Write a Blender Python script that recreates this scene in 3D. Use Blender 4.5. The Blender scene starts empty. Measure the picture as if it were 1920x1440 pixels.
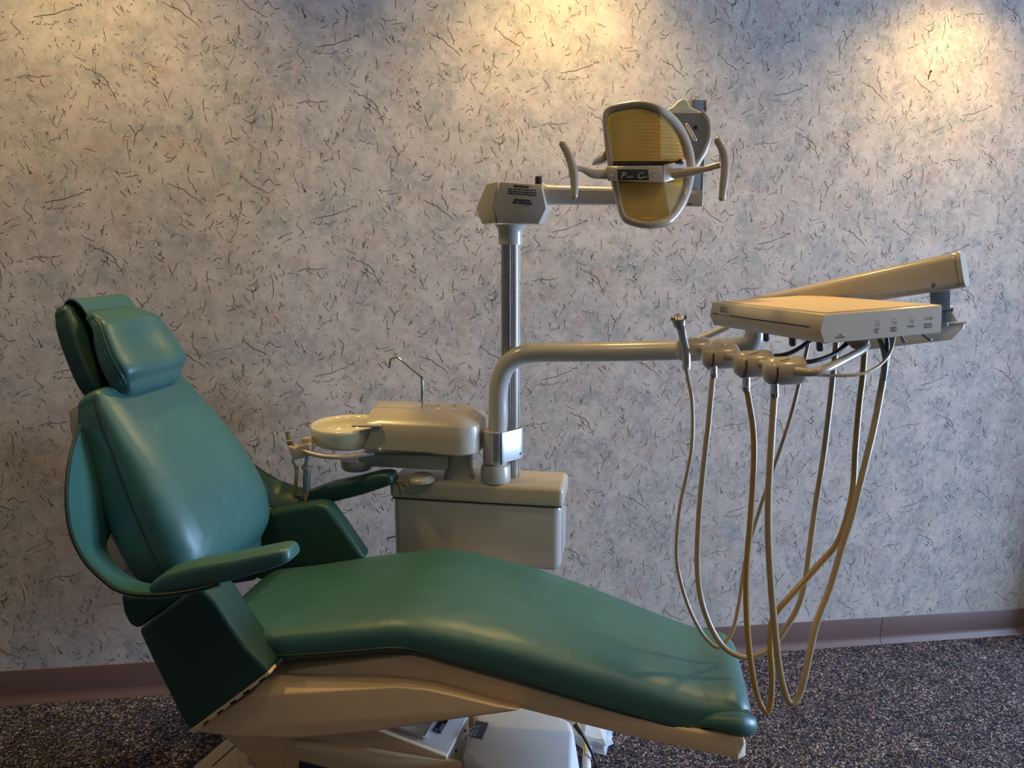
import bpy, bmesh, math, random
from mathutils import Vector, Matrix
random.seed(11)
SC = bpy.context.scene
COL = SC.collection

# ------------------------------------------------------------------ camera
F_PX = 1392.0
CAM = Vector((0.8168, -2.2080, 1.391))

def axes(yaw, pitch, roll):
    cy, sy, cp, sp = math.cos(yaw), math.sin(yaw), math.cos(pitch), math.sin(pitch)
    f = Vector((sy * cp, cy * cp, sp)); rt = Vector((cy, -sy, 0)); up = rt.cross(f)
    cr, sr = math.cos(roll), math.sin(roll)
    return rt * cr + up * sr, up * cr - rt * sr, f

YAW, PITCH, ROLL = 0.2188, -0.1849, 0.0545
a0, b0, c0 = axes(YAW, PITCH, ROLL)
cd = bpy.data.cameras.new('camera')
cam = bpy.data.objects.new('camera', cd); COL.objects.link(cam)
cam.matrix_world = Matrix(((a0.x, b0.x, -c0.x, CAM.x), (a0.y, b0.y, -c0.y, CAM.y), (a0.z, b0.z, -c0.z, CAM.z), (0, 0, 0, 1)))
cd.sensor_width = 36; cd.lens = 36 * F_PX / 1920; cd.clip_start = 0.02
SC.camera = cam

# ------------------------------------------------------------------ world, exposure, lamps
SC.view_settings.view_transform = 'Standard'; SC.view_settings.look = 'None'
SC.view_settings.gamma = 1; SC.view_settings.use_curve_mapping = False
SC.view_settings.exposure = 0.08
w = bpy.data.worlds.new('sky'); SC.world = w; w.use_nodes = True
w.node_tree.nodes['Background'].inputs[0].default_value = (0.45, 0.66, 1.0, 1)
w.node_tree.nodes['Background'].inputs[1].default_value = 0.25

def lamp(name, kind, loc, target, energy, color, size=0.1, size_y=None, spot=None, blend=0.5):
    l = bpy.data.lights.new(name, kind); l.energy = energy; l.color = color
    if kind == 'AREA':
        l.size = size
        if size_y: l.shape = 'RECTANGLE'; l.size_y = size_y
    elif kind == 'SPOT':
        l.shadow_soft_size = size; l.spot_size = math.radians(spot); l.spot_blend = blend
    else: l.shadow_soft_size = size
    o = bpy.data.objects.new(name, l); COL.objects.link(o); o.location = loc
    o.rotation_euler = (Vector(target) - Vector(loc)).to_track_quat('-Z', 'Y').to_euler()
    return o

WARM = (1.0, 0.68, 0.24)
DAY = (0.45, 0.64, 1.0)
RX = 3.62            # right wall, with a wide opening to a window bay
BX = 6.60            # outer wall of the bay
OY0, OY1, OZ1 = -3.4, -0.20, 2.25  # the opening
CEIL = 2.46
LX, BY = -2.3, -4.6  # left wall, wall behind the camera
WY0, WY1, WZ0, WZ1 = -2.9, -0.40, 0.25, 2.1   # window opening in the right wall
lamp('window_daylight', 'AREA', (BX + 0.25, (WY0 + WY1) / 2, (WZ0 + WZ1) / 2), (0, (WY0 + WY1) / 2, 0.4), 600, DAY, WY1 - WY0, WZ1 - WZ0)
DOWN = [(1.40, -0.30), (2.68, -0.30), (0.15, -0.40), (-1.1, -0.40)]
DOWN_E = [45, 43, 36, 30]
ROOMDOWN = [(0.95, -1.5), (1.9, -1.5), (1.1, -3.2), (2.5, -3.0)]
ROOM_E = [11, 13, 30, 30]
for (x, y), e in zip(DOWN, DOWN_E):
    lamp('downlight_bulb', 'SPOT', (x, y, CEIL - 0.03), (x, y + 0.02, 0), e, WARM, 0.045, spot=125, blend=0.9)
for (x, y), e in zip(ROOMDOWN, ROOM_E):
    lamp('downlight_bulb', 'SPOT', (x, y, CEIL - 0.03), (x, y, 0), e, WARM, 0.045, spot=120, blend=0.8)

# ------------------------------------------------------------------ chair frame: x to the feet, y to the wall, z up
AC, BC, CC = axes(YAW - math.radians(22), PITCH, 0)
CAMC = Vector((0.42502, -1.54101, 1.391))
ca, sa = math.cos(math.radians(-22)), math.sin(math.radians(-22))
RZ = Matrix(((ca, -sa, 0), (sa, ca, 0), (0, 0, 1)))
a1, b1, c1 = axes(YAW, PITCH, 0)
MR = Matrix((a0, b0, c0)).transposed() @ Matrix((a1, b1, c1))
MC3 = MR @ RZ
TC = CAM + MR @ (Vector((1.0, -0.62, 0)) - CAM)
MC = Matrix.Translation(TC) @ MC3.to_4x4()

def ray(px, py): return AC * ((px - 960) / F_PX) + BC * ((720 - py) / F_PX) + CC
def P(px, py, X=None, Y=None, Z=None, D=None):
    d = ray(px, py)
    if D is not None: return CAMC + d * D
    i, v = (0, X) if X is not None else (1, Y) if Y is not None else (2, Z)
    return CAMC + d * ((v - CAMC[i]) / d[i])

# ------------------------------------------------------------------ materials
MATS = {}
def mat(name, color, rough=0.5, metal=0.0, bump=0.0, bscale=200, spec=0.5, coat=0.0, vary=0.0, vscale=3, trans=0.0, alpha=1.0, sheen=0.0, ior=1.45):
    m = bpy.data.materials.new(name); m.use_nodes = True
    nt = m.node_tree; b = nt.nodes['Principled BSDF']
    b.inputs['Base Color'].default_value = (*color, 1); b.inputs['Roughness'].default_value = rough
    b.inputs['Metallic'].default_value = metal; b.inputs['Specular IOR Level'].default_value = spec
    b.inputs['Coat Weight'].default_value = coat; b.inputs['Coat Roughness'].default_value = 0.15
    b.inputs['Transmission Weight'].default_value = trans; b.inputs['Alpha'].default_value = alpha
    b.inputs['IOR'].default_value = ior
    tc = nt.nodes.new('ShaderNodeTexCoord')
    if vary:
        n = nt.nodes.new('ShaderNodeTexNoise'); n.inputs['Scale'].default_value = vscale; n.inputs['Detail'].default_value = 5
        mx = nt.nodes.new('ShaderNodeMix'); mx.data_type = 'RGBA'
        mx.inputs[6].default_value = (*[c * (1 - vary) for c in color], 1); mx.inputs[7].default_value = (*[min(1, c * (1 + vary)) for c in color], 1)
        nt.links.new(tc.outputs['Object'], n.inputs['Vector']); nt.links.new(n.outputs['Fac'], mx.inputs[0]); nt.links.new(mx.outputs[2], b.inputs['Base Color'])
    if bump:
        n = nt.nodes.new('ShaderNodeTexNoise'); n.inputs['Scale'].default_value = bscale; n.inputs['Detail'].default_value = 3
        bp = nt.nodes.new('ShaderNodeBump'); bp.inputs['Strength'].default_value = bump; bp.inputs['Distance'].default_value = 0.002
        nt.links.new(tc.outputs['Object'], n.inputs['Vector']); nt.links.new(n.outputs['Fac'], bp.inputs['Height']); nt.links.new(bp.outputs[0], b.inputs['Normal'])
    MATS[name] = m
    return m

def broad_bump(m, scale, strength, dist):
    nt = m.node_tree; b = nt.nodes['Principled BSDF']; old = [n for n in nt.nodes if n.type == 'BUMP'][0]; tc = [n for n in nt.nodes if n.type == 'TEX_COORD'][0]
    n = nt.nodes.new('ShaderNodeTexNoise'); n.inputs['Scale'].default_value = scale; n.inputs['Detail'].default_value = 2; n.inputs['Distortion'].default_value = 0.6
    bp = nt.nodes.new('ShaderNodeBump'); bp.inputs['Strength'].default_value = strength; bp.inputs['Distance'].default_value = dist
    nt.links.new(tc.outputs['Object'], n.inputs['Vector']); nt.links.new(n.outputs['Fac'], bp.inputs['Height']); nt.links.new(bp.outputs[0], old.inputs['Normal'])

VINYL = mat('green_vinyl', (0.036, 0.122, 0.108), 0.42, bump=0.10, bscale=420, spec=0.8, vary=0.18, vscale=2.2)
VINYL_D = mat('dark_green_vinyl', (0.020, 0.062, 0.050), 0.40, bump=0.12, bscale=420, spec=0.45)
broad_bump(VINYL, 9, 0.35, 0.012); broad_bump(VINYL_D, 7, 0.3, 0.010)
PIPING = mat('piping', (0.008, 0.022, 0.018), 0.45)
BEIGE = mat('beige_enamel', (0.47, 0.415, 0.32), 0.32, bump=0.03, bscale=60, coat=0.3, vary=0.05)
BEIGE_T = mat('beige_textured', (0.74, 0.55, 0.33), 0.5, bump=0.25, bscale=600)
PUTTY = mat('putty_plastic', (0.44, 0.37, 0.28), 0.28, coat=0.4)
GREY_E = mat('grey_enamel', (0.44, 0.42, 0.37), 0.26, coat=0.4)
WHITE_T = mat('white_textured', (0.74, 0.75, 0.75), 0.5, bump=0.3, bscale=500)
BOWL = mat('cream_porcelain', (0.74, 0.69, 0.54), 0.14, coat=0.6)
CHROME = mat('chrome', (0.75, 0.72, 0.68), 0.12, metal=1)
ALU = mat('brushed_aluminium', (0.50, 0.50, 0.50), 0.42, metal=1)
STEEL = mat('steel', (0.50, 0.46, 0.41), 0.32, metal=1)
BLACK = mat('black_rubber', (0.008, 0.008, 0.009), 0.5)
INK = mat('ink', (0.03, 0.032, 0.04), 0.6)
INKG = mat('grey_ink', (0.10, 0.10, 0.11), 0.6)
LABELM = mat('navy_label', (0.004, 0.008, 0.03), 0.35)
SILVER = mat('silver_print', (0.45, 0.46, 0.5), 0.5)
TUBE = mat('beige_tubing', (0.40, 0.295, 0.165), 0.3, coat=0.3)
TUBEY = mat('aged_yellow_tubing', (0.36, 0.22, 0.07), 0.3, coat=0.3)
DARKPL = mat('dark_grey_plastic', (0.06, 0.06, 0.065), 0.4)
GREYPL = mat('grey_plastic', (0.19, 0.20, 0.20), 0.45)
FIN = mat('ivory_plastic', (0.72, 0.68, 0.52), 0.3, coat=0.3)
YELLOW = mat('yellow_tubing', (0.75, 0.55, 0.05), 0.4)
CRACK = mat('crack_shadow', (0.05, 0.035, 0.02), 0.8)

# ------------------------------------------------------------------ mesh helpers (all in chair-frame coordinates unless noted)
OFF = {}
def link_mesh(name, bm, m, off, smooth=40):
    bmesh.ops.recalc_face_normals(bm, faces=bm.faces)
    me = bpy.data.meshes.new(name)
    if off.length: bmesh.ops.translate(bm, verts=bm.verts, vec=-off)
    for f in bm.faces: f.smooth = smooth > 0
    bm.to_mesh(me); bm.free()
    for x in (m if isinstance(m, (list, tuple)) else [m]): me.materials.append(x)
    if smooth > 0: me.set_sharp_from_angle(angle=math.radians(smooth))
    o = bpy.data.objects.new(name, me); COL.objects.link(o)
    return o
def part(name, bm, m, parent, label=None, smooth=40):
    o = link_mesh(name, bm, m, OFF[parent.name], smooth)
    o.parent = parent; OFF[o.name] = OFF[parent.name]
    if label: o['label'] = label
    return o
def thing(name, label, cat, loc, group=None, frame=MC):
    o = bpy.data.objects.new(name, None); COL.objects.link(o); o.empty_display_size = 0.05
    loc = Vector(loc); o.matrix_world = frame @ Matrix.Translation(loc)
    OFF[o.name] = loc; o['label'] = label; o['category'] = cat
    if group: o['group'] = group
    return o
def solo(name, bm, m, label, cat, loc, group=None, frame=MC, smooth=40):
    loc = Vector(loc); o = link_mesh(name, bm, m, loc, smooth)
    o.matrix_world = frame @ Matrix.Translation(loc); OFF[o.name] = loc
    o['label'] = label; o['category'] = cat
    if group: o['group'] = group
    return o
def struct(name, bm, m, smooth=0):
    o = link_mesh(name, bm, m, Vector(), smooth); o['kind'] = 'structure'; return o

def loft(bm, rings, cap=True, closed=False):
    vs = [[bm.verts.new(p) for p in r] for r in rings]
    n = len(rings[0]); k = len(vs)
    for i in range(k if closed else k - 1):
        for j in range(n):
            bm.faces.new((vs[i][j], vs[i][(j + 1) % n], vs[(i + 1) % k][(j + 1) % n], vs[(i + 1) % k][j]))
    if cap and not closed: bm.faces.new(vs[0][::-1]); bm.faces.new(vs[-1])
    return bm
def spline(pts, n=8):
    pts = [Vector(p) for p in pts]
    if len(pts) < 3: return pts
    ext = [pts[0] * 2 - pts[1]] + pts + [pts[-1] * 2 - pts[-2]]
    out = []
    for i in range(1, len(ext) - 2):
        p0, p1, p2, p3 = ext[i - 1:i + 3]
        for s in range(n):
            t = s / n
            out.append(0.5 * ((2 * p1) + (p2 - p0) * t + (2 * p0 - 5 * p1 + 4 * p2 - p3) * t * t + (3 * p1 - p0 - 3 * p2 + p3) * t ** 3))
    out.append(pts[-1])
    return out
def interp(vals, k):
    out = []
    for i in range(k):
        t = i / (k - 1) * (len(vals) - 1); j = min(int(t), len(vals) - 2)
        out.append(vals[j] * (1 - t + j) + vals[j + 1] * (t - j))
    return out
def tube(pts, r, n=14, smooth=6, bm=None, closed=False, flat=None, round_end=False, up0=None):
    bm = bm or bmesh.new()
    p = spline(pts, smooth) if smooth else [Vector(q) for q in pts]
    rr = interp(r if isinstance(r, (list, tuple)) else [r, r], len(p))
    if round_end:
        for e in (0, 1):
            if e == 0:
                d = (p[0] - p[1]).normalized(); r_ = rr[0]
                ad = [(p[0] + d * r_ * math.sin(t), r_ * max(0.05, math.cos(t))) for t in (1.5, 1.2, 0.9, 0.6, 0.3)]
                p = [q for q, _ in ad] + p; rr = [q for _, q in ad] + rr
            else:
                d = (p[-1] - p[-2]).normalized(); r_ = rr[-1]
                ad = [(p[-1] + d * r_ * math.sin(t), r_ * max(0.05, math.cos(t))) for t in (0.3, 0.6, 0.9, 1.2, 1.5)]
                p = p + [q for q, _ in ad]; rr = rr + [q for _, q in ad]
    t0 = (p[1] - p[0]).normalized()
    up = Vector(up0) if up0 else (Vector((0, 0, 1)) if abs(t0.z) < 0.9 else Vector((0, 1, 0)))
    nrm = (up - t0 * up.dot(t0)).normalized(); rings = []
    for i, q in enumerate(p):
        t = (p[min(i + 1, len(p) - 1)] - p[max(i - 1, 0)]).normalized()
        nrm = (nrm - t * nrm.dot(t)).normalized(); bn = t.cross(nrm)
        fl = flat or (1, 1)
        rings.append([q + nrm * (math.cos(2 * math.pi * j / n) * rr[i] * fl[0]) + bn * (math.sin(2 * math.pi * j / n) * rr[i] * fl[1]) for j in range(n)])
    return loft(bm, rings)
def lathe(prof, center, axis=(0, 0, 1), n=40, bm=None, cap=True):
    bm = bm or bmesh.new(); c = Vector(center); ax = Vector(axis).normalized()
    u = ax.orthogonal().normalized(); v = ax.cross(u)
    rings = [[c + ax * z + u * (max(r, 1e-4) * math.cos(2 * math.pi * j / n)) + v * (max(r, 1e-4) * math.sin(2 * math.pi * j / n)) for j in range(n)] for r, z in prof]
    return loft(bm, rings, cap)
def bevel(bm, w, seg=3, ang=25):
    if w <= 0: return bm
    es = [e for e in bm.edges if len(e.link_faces) == 2 and e.calc_face_angle(0) > math.radians(ang)]
    bmesh.ops.bevel(bm, geom=es, offset=w, segments=seg, affect='EDGES', profile=0.5, clamp_overlap=True)
    return bm
def prism(poly, d, bv=0.0, seg=3, bm0=None):
    """poly: list of 3-D points of one face; d: extrusion vector"""
    bm = bmesh.new(); d = Vector(d)
    a = [bm.verts.new(p) for p in poly]; b = [bm.verts.new(Vector(p) + d) for p in poly]; n = len(a)
    bm.faces.new(a); bm.faces.new(b[::-1])
    for i in range(n): bm.faces.new((a[i], b[i], b[(i + 1) % n], a[(i + 1) % n]))
    bmesh.ops.recalc_face_normals(bm, faces=bm.faces); bevel(bm, bv, seg)
    return merge(bm0, bm) if bm0 else bm
def merge(a, b):
    me = bpy.data.meshes.new('tmp'); b.to_mesh(me); b.free(); a.from_mesh(me); bpy.data.meshes.remove(me); return a
def box(c, s, bv=0.0, seg=3, ex=(1, 0, 0), ey=(0, 1, 0), ez=(0, 0, 1), bm0=None):
    ex, ey, ez = Vector(ex), Vector(ey), Vector(ez); c = Vector(c)
    q = [c + ex * (sx * s[0] / 2) + ey * (sy * s[1] / 2) - ez * (s[2] / 2) for sx, sy in ((-1, -1), (1, -1), (1, 1), (-1, 1))]
    return prism(q, ez * s[2], bv, seg, bm0)
def rrect(w, h, r, k=5):
    o = []
    for cx, cy, a in ((w / 2 - r, h / 2 - r, 0), (-w / 2 + r, h / 2 - r, 90), (-w / 2 + r, -h / 2 + r, 180), (w / 2 - r, -h / 2 + r, 270)):
        for i in range(k + 1):
            t = math.radians(a + 90 * i / k); o.append((cx + r * math.cos(t), cy + r * math.sin(t)))
    return o
def hull(pts, bv=0.0, seg=2):
    bm = bmesh.new()
    for p in pts: bm.verts.new(p)
    bmesh.ops.convex_hull(bm, input=bm.verts)
    bmesh.ops.dissolve_limit(bm, angle_limit=math.radians(3), verts=bm.verts, edges=bm.edges)
    return bevel(bm, bv, seg, 12)
def sgp(v, e): return math.copysign(abs(v) ** e, v)
def pad(stations, n=32, yexp=0.45, hexp=0.6, round_ends=(0.03, 0.03), ydir=Vector((0, 1, 0))):
    """stations: (centre point on the rim plane, normal, half width, thickness below, crown above)"""
    sts = list(stations)
    bm = bmesh.new(); rings = []
    def ring(c, nv, w, tb, cr, k=1.0, rise=1.0):
        out = []
        for j in range(n):
            a = 2 * math.pi * j / n; y = sgp(math.cos(a), yexp) * w * k; s = math.sin(a)
            if s >= 0: h = sgp(s, hexp) * cr * rise
            else: h = -sgp(-s, 0.35) * tb * rise
            out.append(c + ydir * y + nv * h)
        return out
    L = [Vector(s[0]) for s in sts]
    for e, rd in ((0, round_ends[0]), (1, round_ends[1])):
        s = sts[0] if e == 0 else sts[-1]; d = (L[0] - L[1]).normalized() if e == 0 else (L[-1] - L[-2]).normalized()
        ex = []
        for t in (0.25, 0.5, 0.75, 0.9, 0.98):
            kk = math.sqrt(max(0, 1 - t * t))
            ex.append(ring(Vector(s[0]) + d * rd * t, Vector(s[1]), s[2] - rd * (1 - kk) * 0.9, s[3], s[4], 1, 0.12 + 0.88 * kk))
        if e == 0: pre = ex[::-1]
        else: post = ex
    mid = [ring(Vector(s[0]), Vector(s[1]), s[2], s[3], s[4]) for s in sts]
    return loft(bm, pre + mid + post)
def densify(keys, k):
    """keys: list of tuples (Vector, normal Vector, *floats) -> smooth stations"""
    c = spline([q[0] for q in keys], k); nrm = spline([q[1] for q in keys], k)
    fl = [spline([Vector((q[i], 0, 0)) for q in keys], k) for i in range(2, len(keys[0]))]
    return [(c[i], nrm[i].normalized(), *[f[i].x for f in fl]) for i in range(len(c))]
def text(name, s, size, o, xd, yd, m, parent, align='LEFT', lift=0.0006, shear=0.0, spacing=1.0, bold=0.0):
    cu = bpy.data.curves.new(name, 'FONT'); cu.body = s; cu.size = size; cu.align_x = align; cu.extrude = 0.0002
    cu.shear = shear; cu.space_character = spacing; cu.offset = bold; cu.resolution_u = 2
    ob = bpy.data.objects.new('tmp_text', cu); COL.objects.link(ob)
    dg = bpy.context.evaluated_depsgraph_get(); me = bpy.data.meshes.new_from_object(ob.evaluated_get(dg))
    bpy.data.objects.remove(ob); bpy.data.curves.remove(cu)
    xd, yd = Vector(xd).normalized(), Vector(yd).normalized(); zd = xd.cross(yd); o = Vector(o) + zd * lift - OFF[parent.name]
    for v in me.vertices: v.co = o + xd * v.co.x + yd * v.co.y + zd * v.co.z
    me.name = name; me.materials.clear(); me.materials.append(m)
    t = bpy.data.objects.new(name, me); COL.objects.link(t); t.parent = parent; OFF[t.name] = OFF[parent.name]
    return t

# ================================================================== THE ROOM
def wall_material():
    m = bpy.data.materials.new('mottled_wallpaper'); m.use_nodes = True; nt = m.node_tree; N = nt.nodes; Lk = nt.links
    b = N['Principled BSDF']; b.inputs['Roughness'].default_value = 0.75; b.inputs['Specular IOR Level'].default_value = 0.25
    tc = N.new('ShaderNodeTexCoord')
    def noise(scale, detail, off, rough=0.6):
        mp = N.new('ShaderNodeMapping'); mp.inputs['Location'].default_value = off; n = N.new('ShaderNodeTexNoise')
        n.inputs['Scale'].default_value = scale; n.inputs['Detail'].default_value = detail; n.inputs['Roughness'].default_value = rough
        Lk.new(tc.outputs['Object'], mp.inputs[0]); Lk.new(mp.outputs[0], n.inputs['Vector']); return n.outputs['Fac']
    def ramp(fac, lo, hi):
        r = N.new('ShaderNodeMapRange'); r.inputs[1].default_value = lo; r.inputs[2].default_value = hi; Lk.new(fac, r.inputs[0]); return r.outputs[0]
    def mix(fac, a, c):
        x = N.new('ShaderNodeMix'); x.data_type = 'RGBA'
        Lk.new(fac, x.inputs[0])
        if isinstance(a, tuple): x.inputs[6].default_value = (*a, 1)
        else: Lk.new(a, x.inputs[6])
        if isinstance(c, tuple): x.inputs[7].default_value = (*c, 1)
        else: Lk.new(c, x.inputs[7])
        return x.outputs[2]
    c = mix(ramp(noise(8, 5, (0, 0, 0)), 0.38, 0.62), (0.57, 0.505, 0.44), (0.42, 0.385, 0.35))
    c = mix(ramp(noise(10, 5, (3, 1, 7)), 0.46, 0.62), c, (0.345, 0.338, 0.315))
    c = mix(ramp(noise(11, 5, (9, 4, 2)), 0.52, 0.70), c, (0.45, 0.35, 0.295))
    c = mix(ramp(noise(9, 5, (5, 8, 4)), 0.54, 0.72), c, (0.385, 0.380, 0.320))
    c = mix(ramp(noise(40, 5, (2, 2, 2), 0.7), 0.45, 0.85), c, (0.66, 0.59, 0.52))
    Lk.new(c, b.inputs['Base Color'])
    bp = N.new('ShaderNodeBump'); bp.inputs['Strength'].default_value = 0.12; bp.inputs['Distance'].default_value = 0.002
    Lk.new(noise(180, 2, (0, 0, 0)), bp.inputs['Height']); Lk.new(bp.outputs[0], b.inputs['Normal'])
    return m
WALLP = wall_material()
STROKE = mat('wallpaper_vein_ink', (0.065, 0.045, 0.036), 0.8)
STROKE2 = mat('wallpaper_vein_ink_soft', (0.13, 0.10, 0.085), 0.8)

# the printed repeat: one tile of jagged veins, laid over the whole wall
TW, TH = 0.6858, 0.4528
def vein_tile():
    R = random.Random(5); out = []
    def stroke(x, z, ang, ln, wd, jag, mi, fork=0.16):
        k = max(2, int(ln / 0.0045)); pts = [(x, z)]; bend = R.uniform(-0.7, 0.7)
        for i in range(k):
            a = ang + bend * (i / k - 0.5) + R.gauss(0, jag); x += math.cos(a) * ln / k; z += math.sin(a) * ln / k; pts.append((x, z))
        out.append((pts, wd, mi))
        if fork and R.random() < fork and k > 3:
            j = R.randrange(1, k); stroke(*pts[j], a + R.choice((-1, 1)) * R.uniform(0.5, 1.2), ln * 0.5, wd * 0.8, jag, mi, 0)
    def dotted(x0, z0, x1, z1, n, sp, w):
        for i in range(n):
            t = i / n + R.uniform(-.5, .5) / n; a = math.atan2(z1 - z0, x1 - x0) + R.uniform(-0.6, 0.6)
            stroke(x0 + (x1 - x0) * t + R.uniform(-sp, sp), z0 + (z1 - z0) * t + R.uniform(-sp, sp), a, R.uniform(0.003, 0.010), w, 0.4, 0, 0)
    # the recognisable long features
    stroke(0.0, 0.0, 0.35, 0.085, 0.0018, 0.16, 0, 0); dotted(-0.012, -0.018, 0.10, 0.002, 16, 0.004, 0.0015); dotted(0.075, 0.025, 0.12, 0.045, 8, 0.004, 0.0015)
    stroke(0.10, -0.10, -0.75, 0.13, 0.0017, 0.35, 0); dotted(0.13, -0.12, 0.20, -0.19, 16, 0.010, 0.0016)
    stroke(0.30, 0.07, -0.55, 0.11, 0.0017, 0.25, 0); stroke(-0.20, 0.10, -0.6, 0.09, 0.0016, 0.3, 0)
    stroke(-0.12, -0.16, -1.5, 0.075, 0.0016, 0.25, 0); stroke(-0.05, -0.15, 0.2, 0.09, 0.0013, 0.5, 0)
    stroke(0.22, 0.16, 1.0, 0.08, 0.0015, 0.3, 0); dotted(-0.30, -0.05, -0.20, 0.0, 16, 0.008, 0.0015)
    dotted(0.0, 0.12, 0.06, 0.19, 14, 0.008, 0.0015); dotted(0.25, -0.03, 0.29, -0.16, 16, 0.007, 0.0015)
    dotted(-0.25, -0.2, -0.13, -0.08, 14, 0.009, 0.0015)
    for i in range(270):
        stroke(R.uniform(-TW / 2, TW / 2), R.uniform(-TH / 2, TH / 2), R.choice((R.gauss(-0.9, 0.45), R.gauss(0.9, 0.5), R.gauss(-1.5, 0.3))), R.choice((R.uniform(0.006, 0.018), R.uniform(0.014, 0.040))), R.uniform(0.0011, 0.0018), R.uniform(0.25, 0.55), R.choice((0, 0, 1)))
    for i in range(300):
        stroke(R.uniform(-TW / 2, TW / 2), R.uniform(-TH / 2, TH / 2), R.uniform(0, 3.14), R.uniform(0.002, 0.007), R.uniform(0.0013, 0.0023), 0.5, R.choice((0, 1)), 0)
    return out
def ribbon(V, Fc, MI, pts, wd, mi, ox, oz, y):
    base = len(V); n = len(pts)
    for i, (x, z) in enumerate(pts):
        x0, z0 = pts[max(i - 1, 0)]; x1, z1 = pts[min(i + 1, n - 1)]
        dx, dz = x1 - x0, z1 - z0; l = math.hypot(dx, dz) or 1
        w_ = wd * 0.5 * (0.35 + 0.65 * math.sin(math.pi * (0.12 + 0.8 * i / max(1, n - 1))))
        V.append((ox + x - dz / l * w_, y, oz + z + dx / l * w_)); V.append((ox + x + dz / l * w_, y, oz + z - dx / l * w_))
    for i in range(n - 1):
        Fc.append((base + 2 * i, base + 2 * i + 1, base + 2 * i + 3, base + 2 * i + 2)); MI.append(mi + 1)
def build_back_wall():
    V, Fc, MI = [], [], []
    for p in ((LX, 0), (RX, 0), (RX, 0.1), (LX, 0.1)): V.append((p[0], p[1], 0)); V.append((p[0], p[1], CEIL))
    for f in ((0, 2, 3, 1), (2, 4, 5, 3), (4, 6, 7, 5), (6, 0, 1, 7), (1, 3, 5, 7), (0, 6, 4, 2)): Fc.append(f); MI.append(0)
    tile = vein_tile(); z0 = 1.435
    for i in range(-4, 7):
        for j in range(-4, 4):
            ox, oz = i * TW + 0.03, z0 + j * TH
            if ox + TW / 2 < LX or ox - TW / 2 > RX: continue
            if oz + TH / 2 < 0.1 or oz - TH / 2 > CEIL: continue
            for pts, wd, mi in tile:
                xs = [p[0] + ox for p in pts]; zs = [p[1] + oz for p in pts]
                if min(xs) < LX or max(xs) > RX or min(zs) < 0.1 or max(zs) > CEIL: continue
                ribbon(V, Fc, MI, pts, wd, mi, ox, oz, -0.0003)
    me = bpy.data.meshes.new('wall_back'); me.from_pydata(V, [], Fc)
    for m in (WALLP, STROKE, STROKE2): me.materials.append(m)
    for p, mi in zip(me.polygons, MI): p.material_index = mi
    o = bpy.data.objects.new('wall_back', me); COL.objects.link(o); o['kind'] = 'structure'
    return o
wall_back = build_back_wall()
# faint vertical seams between the drops and the torn hole
SEAM = mat('wallpaper_seam', (0.36, 0.33, 0.30), 0.8)
PLASTER = mat('torn_plaster', (0.30, 0.21, 0.05), 0.9); HOLE = mat('torn_hole', (0.015, 0.01, 0.005), 0.9)

bm = box(((LX + BX) / 2, (BY) / 2, -0.05), (BX - LX + 0.8, -BY + 0.4, 0.1))
def carpet():
    m = bpy.data.materials.new('speckled_carpet'); m.use_nodes = True; nt = m.node_tree; N = nt.nodes; Lk = nt.links
    b = N['Principled BSDF']; b.inputs['Roughness'].default_value = 0.95; b.inputs['Specular IOR Level'].default_value = 0.1
    tc = N.new('ShaderNodeTexCoord')
    v = N.new('ShaderNodeTexVoronoi'); v.inputs['Scale'].default_value = 260
    n = N.new('ShaderNodeTexNoise'); n.inputs['Scale'].default_value = 60; n.inputs['Detail'].default_value = 2
    mpv = N.new('ShaderNodeVectorMath'); mpv.operation = 'SCALE'; mpv.inputs[3].default_value = 0.02
    ad = N.new('ShaderNodeVectorMath'); ad.operation = 'ADD'
    Lk.new(tc.outputs['Object'], n.inputs['Vector']); Lk.new(n.outputs['Color'], mpv.inputs[0]); Lk.new(tc.outputs['Object'], ad.inputs[0]); Lk.new(mpv.outputs[0], ad.inputs[1])
    Lk.new(ad.outputs[0], v.inputs['Vector'])
    sep = N.new('ShaderNodeSeparateColor'); Lk.new(v.outputs['Color'], sep.inputs[0])
    cr = N.new('ShaderNodeValToRGB'); cr.color_ramp.interpolation = 'CONSTANT'; Lk.new(sep.outputs[0], cr.inputs[0])
    cols = [(0, (0.010, 0.012, 0.024)), (0.26, (0.032, 0.032, 0.046)), (0.44, (0.070, 0.052, 0.055)), (0.58, (0.125, 0.095, 0.095)), (0.72, (0.025, 0.045, 0.095)), (0.82, (0.22, 0.18, 0.165)), (0.92, (0.42, 0.36, 0.33))]
    e = cr.color_ramp.elements
    e[0].position = 0; e[0].color = (*cols[0][1], 1); e[1].position = cols[1][0]; e[1].color = (*cols[1][1], 1)
    for p_, c_ in cols[2:]: q = e.new(p_); q.color = (*c_, 1)
    n2 = N.new('ShaderNodeTexNoise'); n2.inputs['Scale'].default_value = 14; n2.inputs['Detail'].default_value = 4
    mr = N.new('ShaderNodeMapRange'); mr.inputs[1].default_value = 0.3; mr.inputs[2].default_value = 0.7; mr.inputs[3].default_value = 0.7; mr.inputs[4].default_value = 1.35
    Lk.new(tc.outputs['Object'], n2.inputs['Vector']); Lk.new(n2.outputs['Fac'], mr.inputs[0])
    ml = N.new('ShaderNodeVectorMath'); ml.operation = 'SCALE'; Lk.new(cr.outputs[0], ml.inputs[0]); Lk.new(mr.outputs[0], ml.inputs[3])
    Lk.new(ml.outputs[0], b.inputs['Base Color'])
    bp = N.new('ShaderNodeBump'); bp.inputs['Strength'].default_value = 0.8; bp.inputs['Distance'].default_value = 0.004
    Lk.new(v.outputs['Distance'], bp.inputs['Height']); Lk.new(bp.outputs[0], b.inputs['Normal'])
    return m
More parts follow.
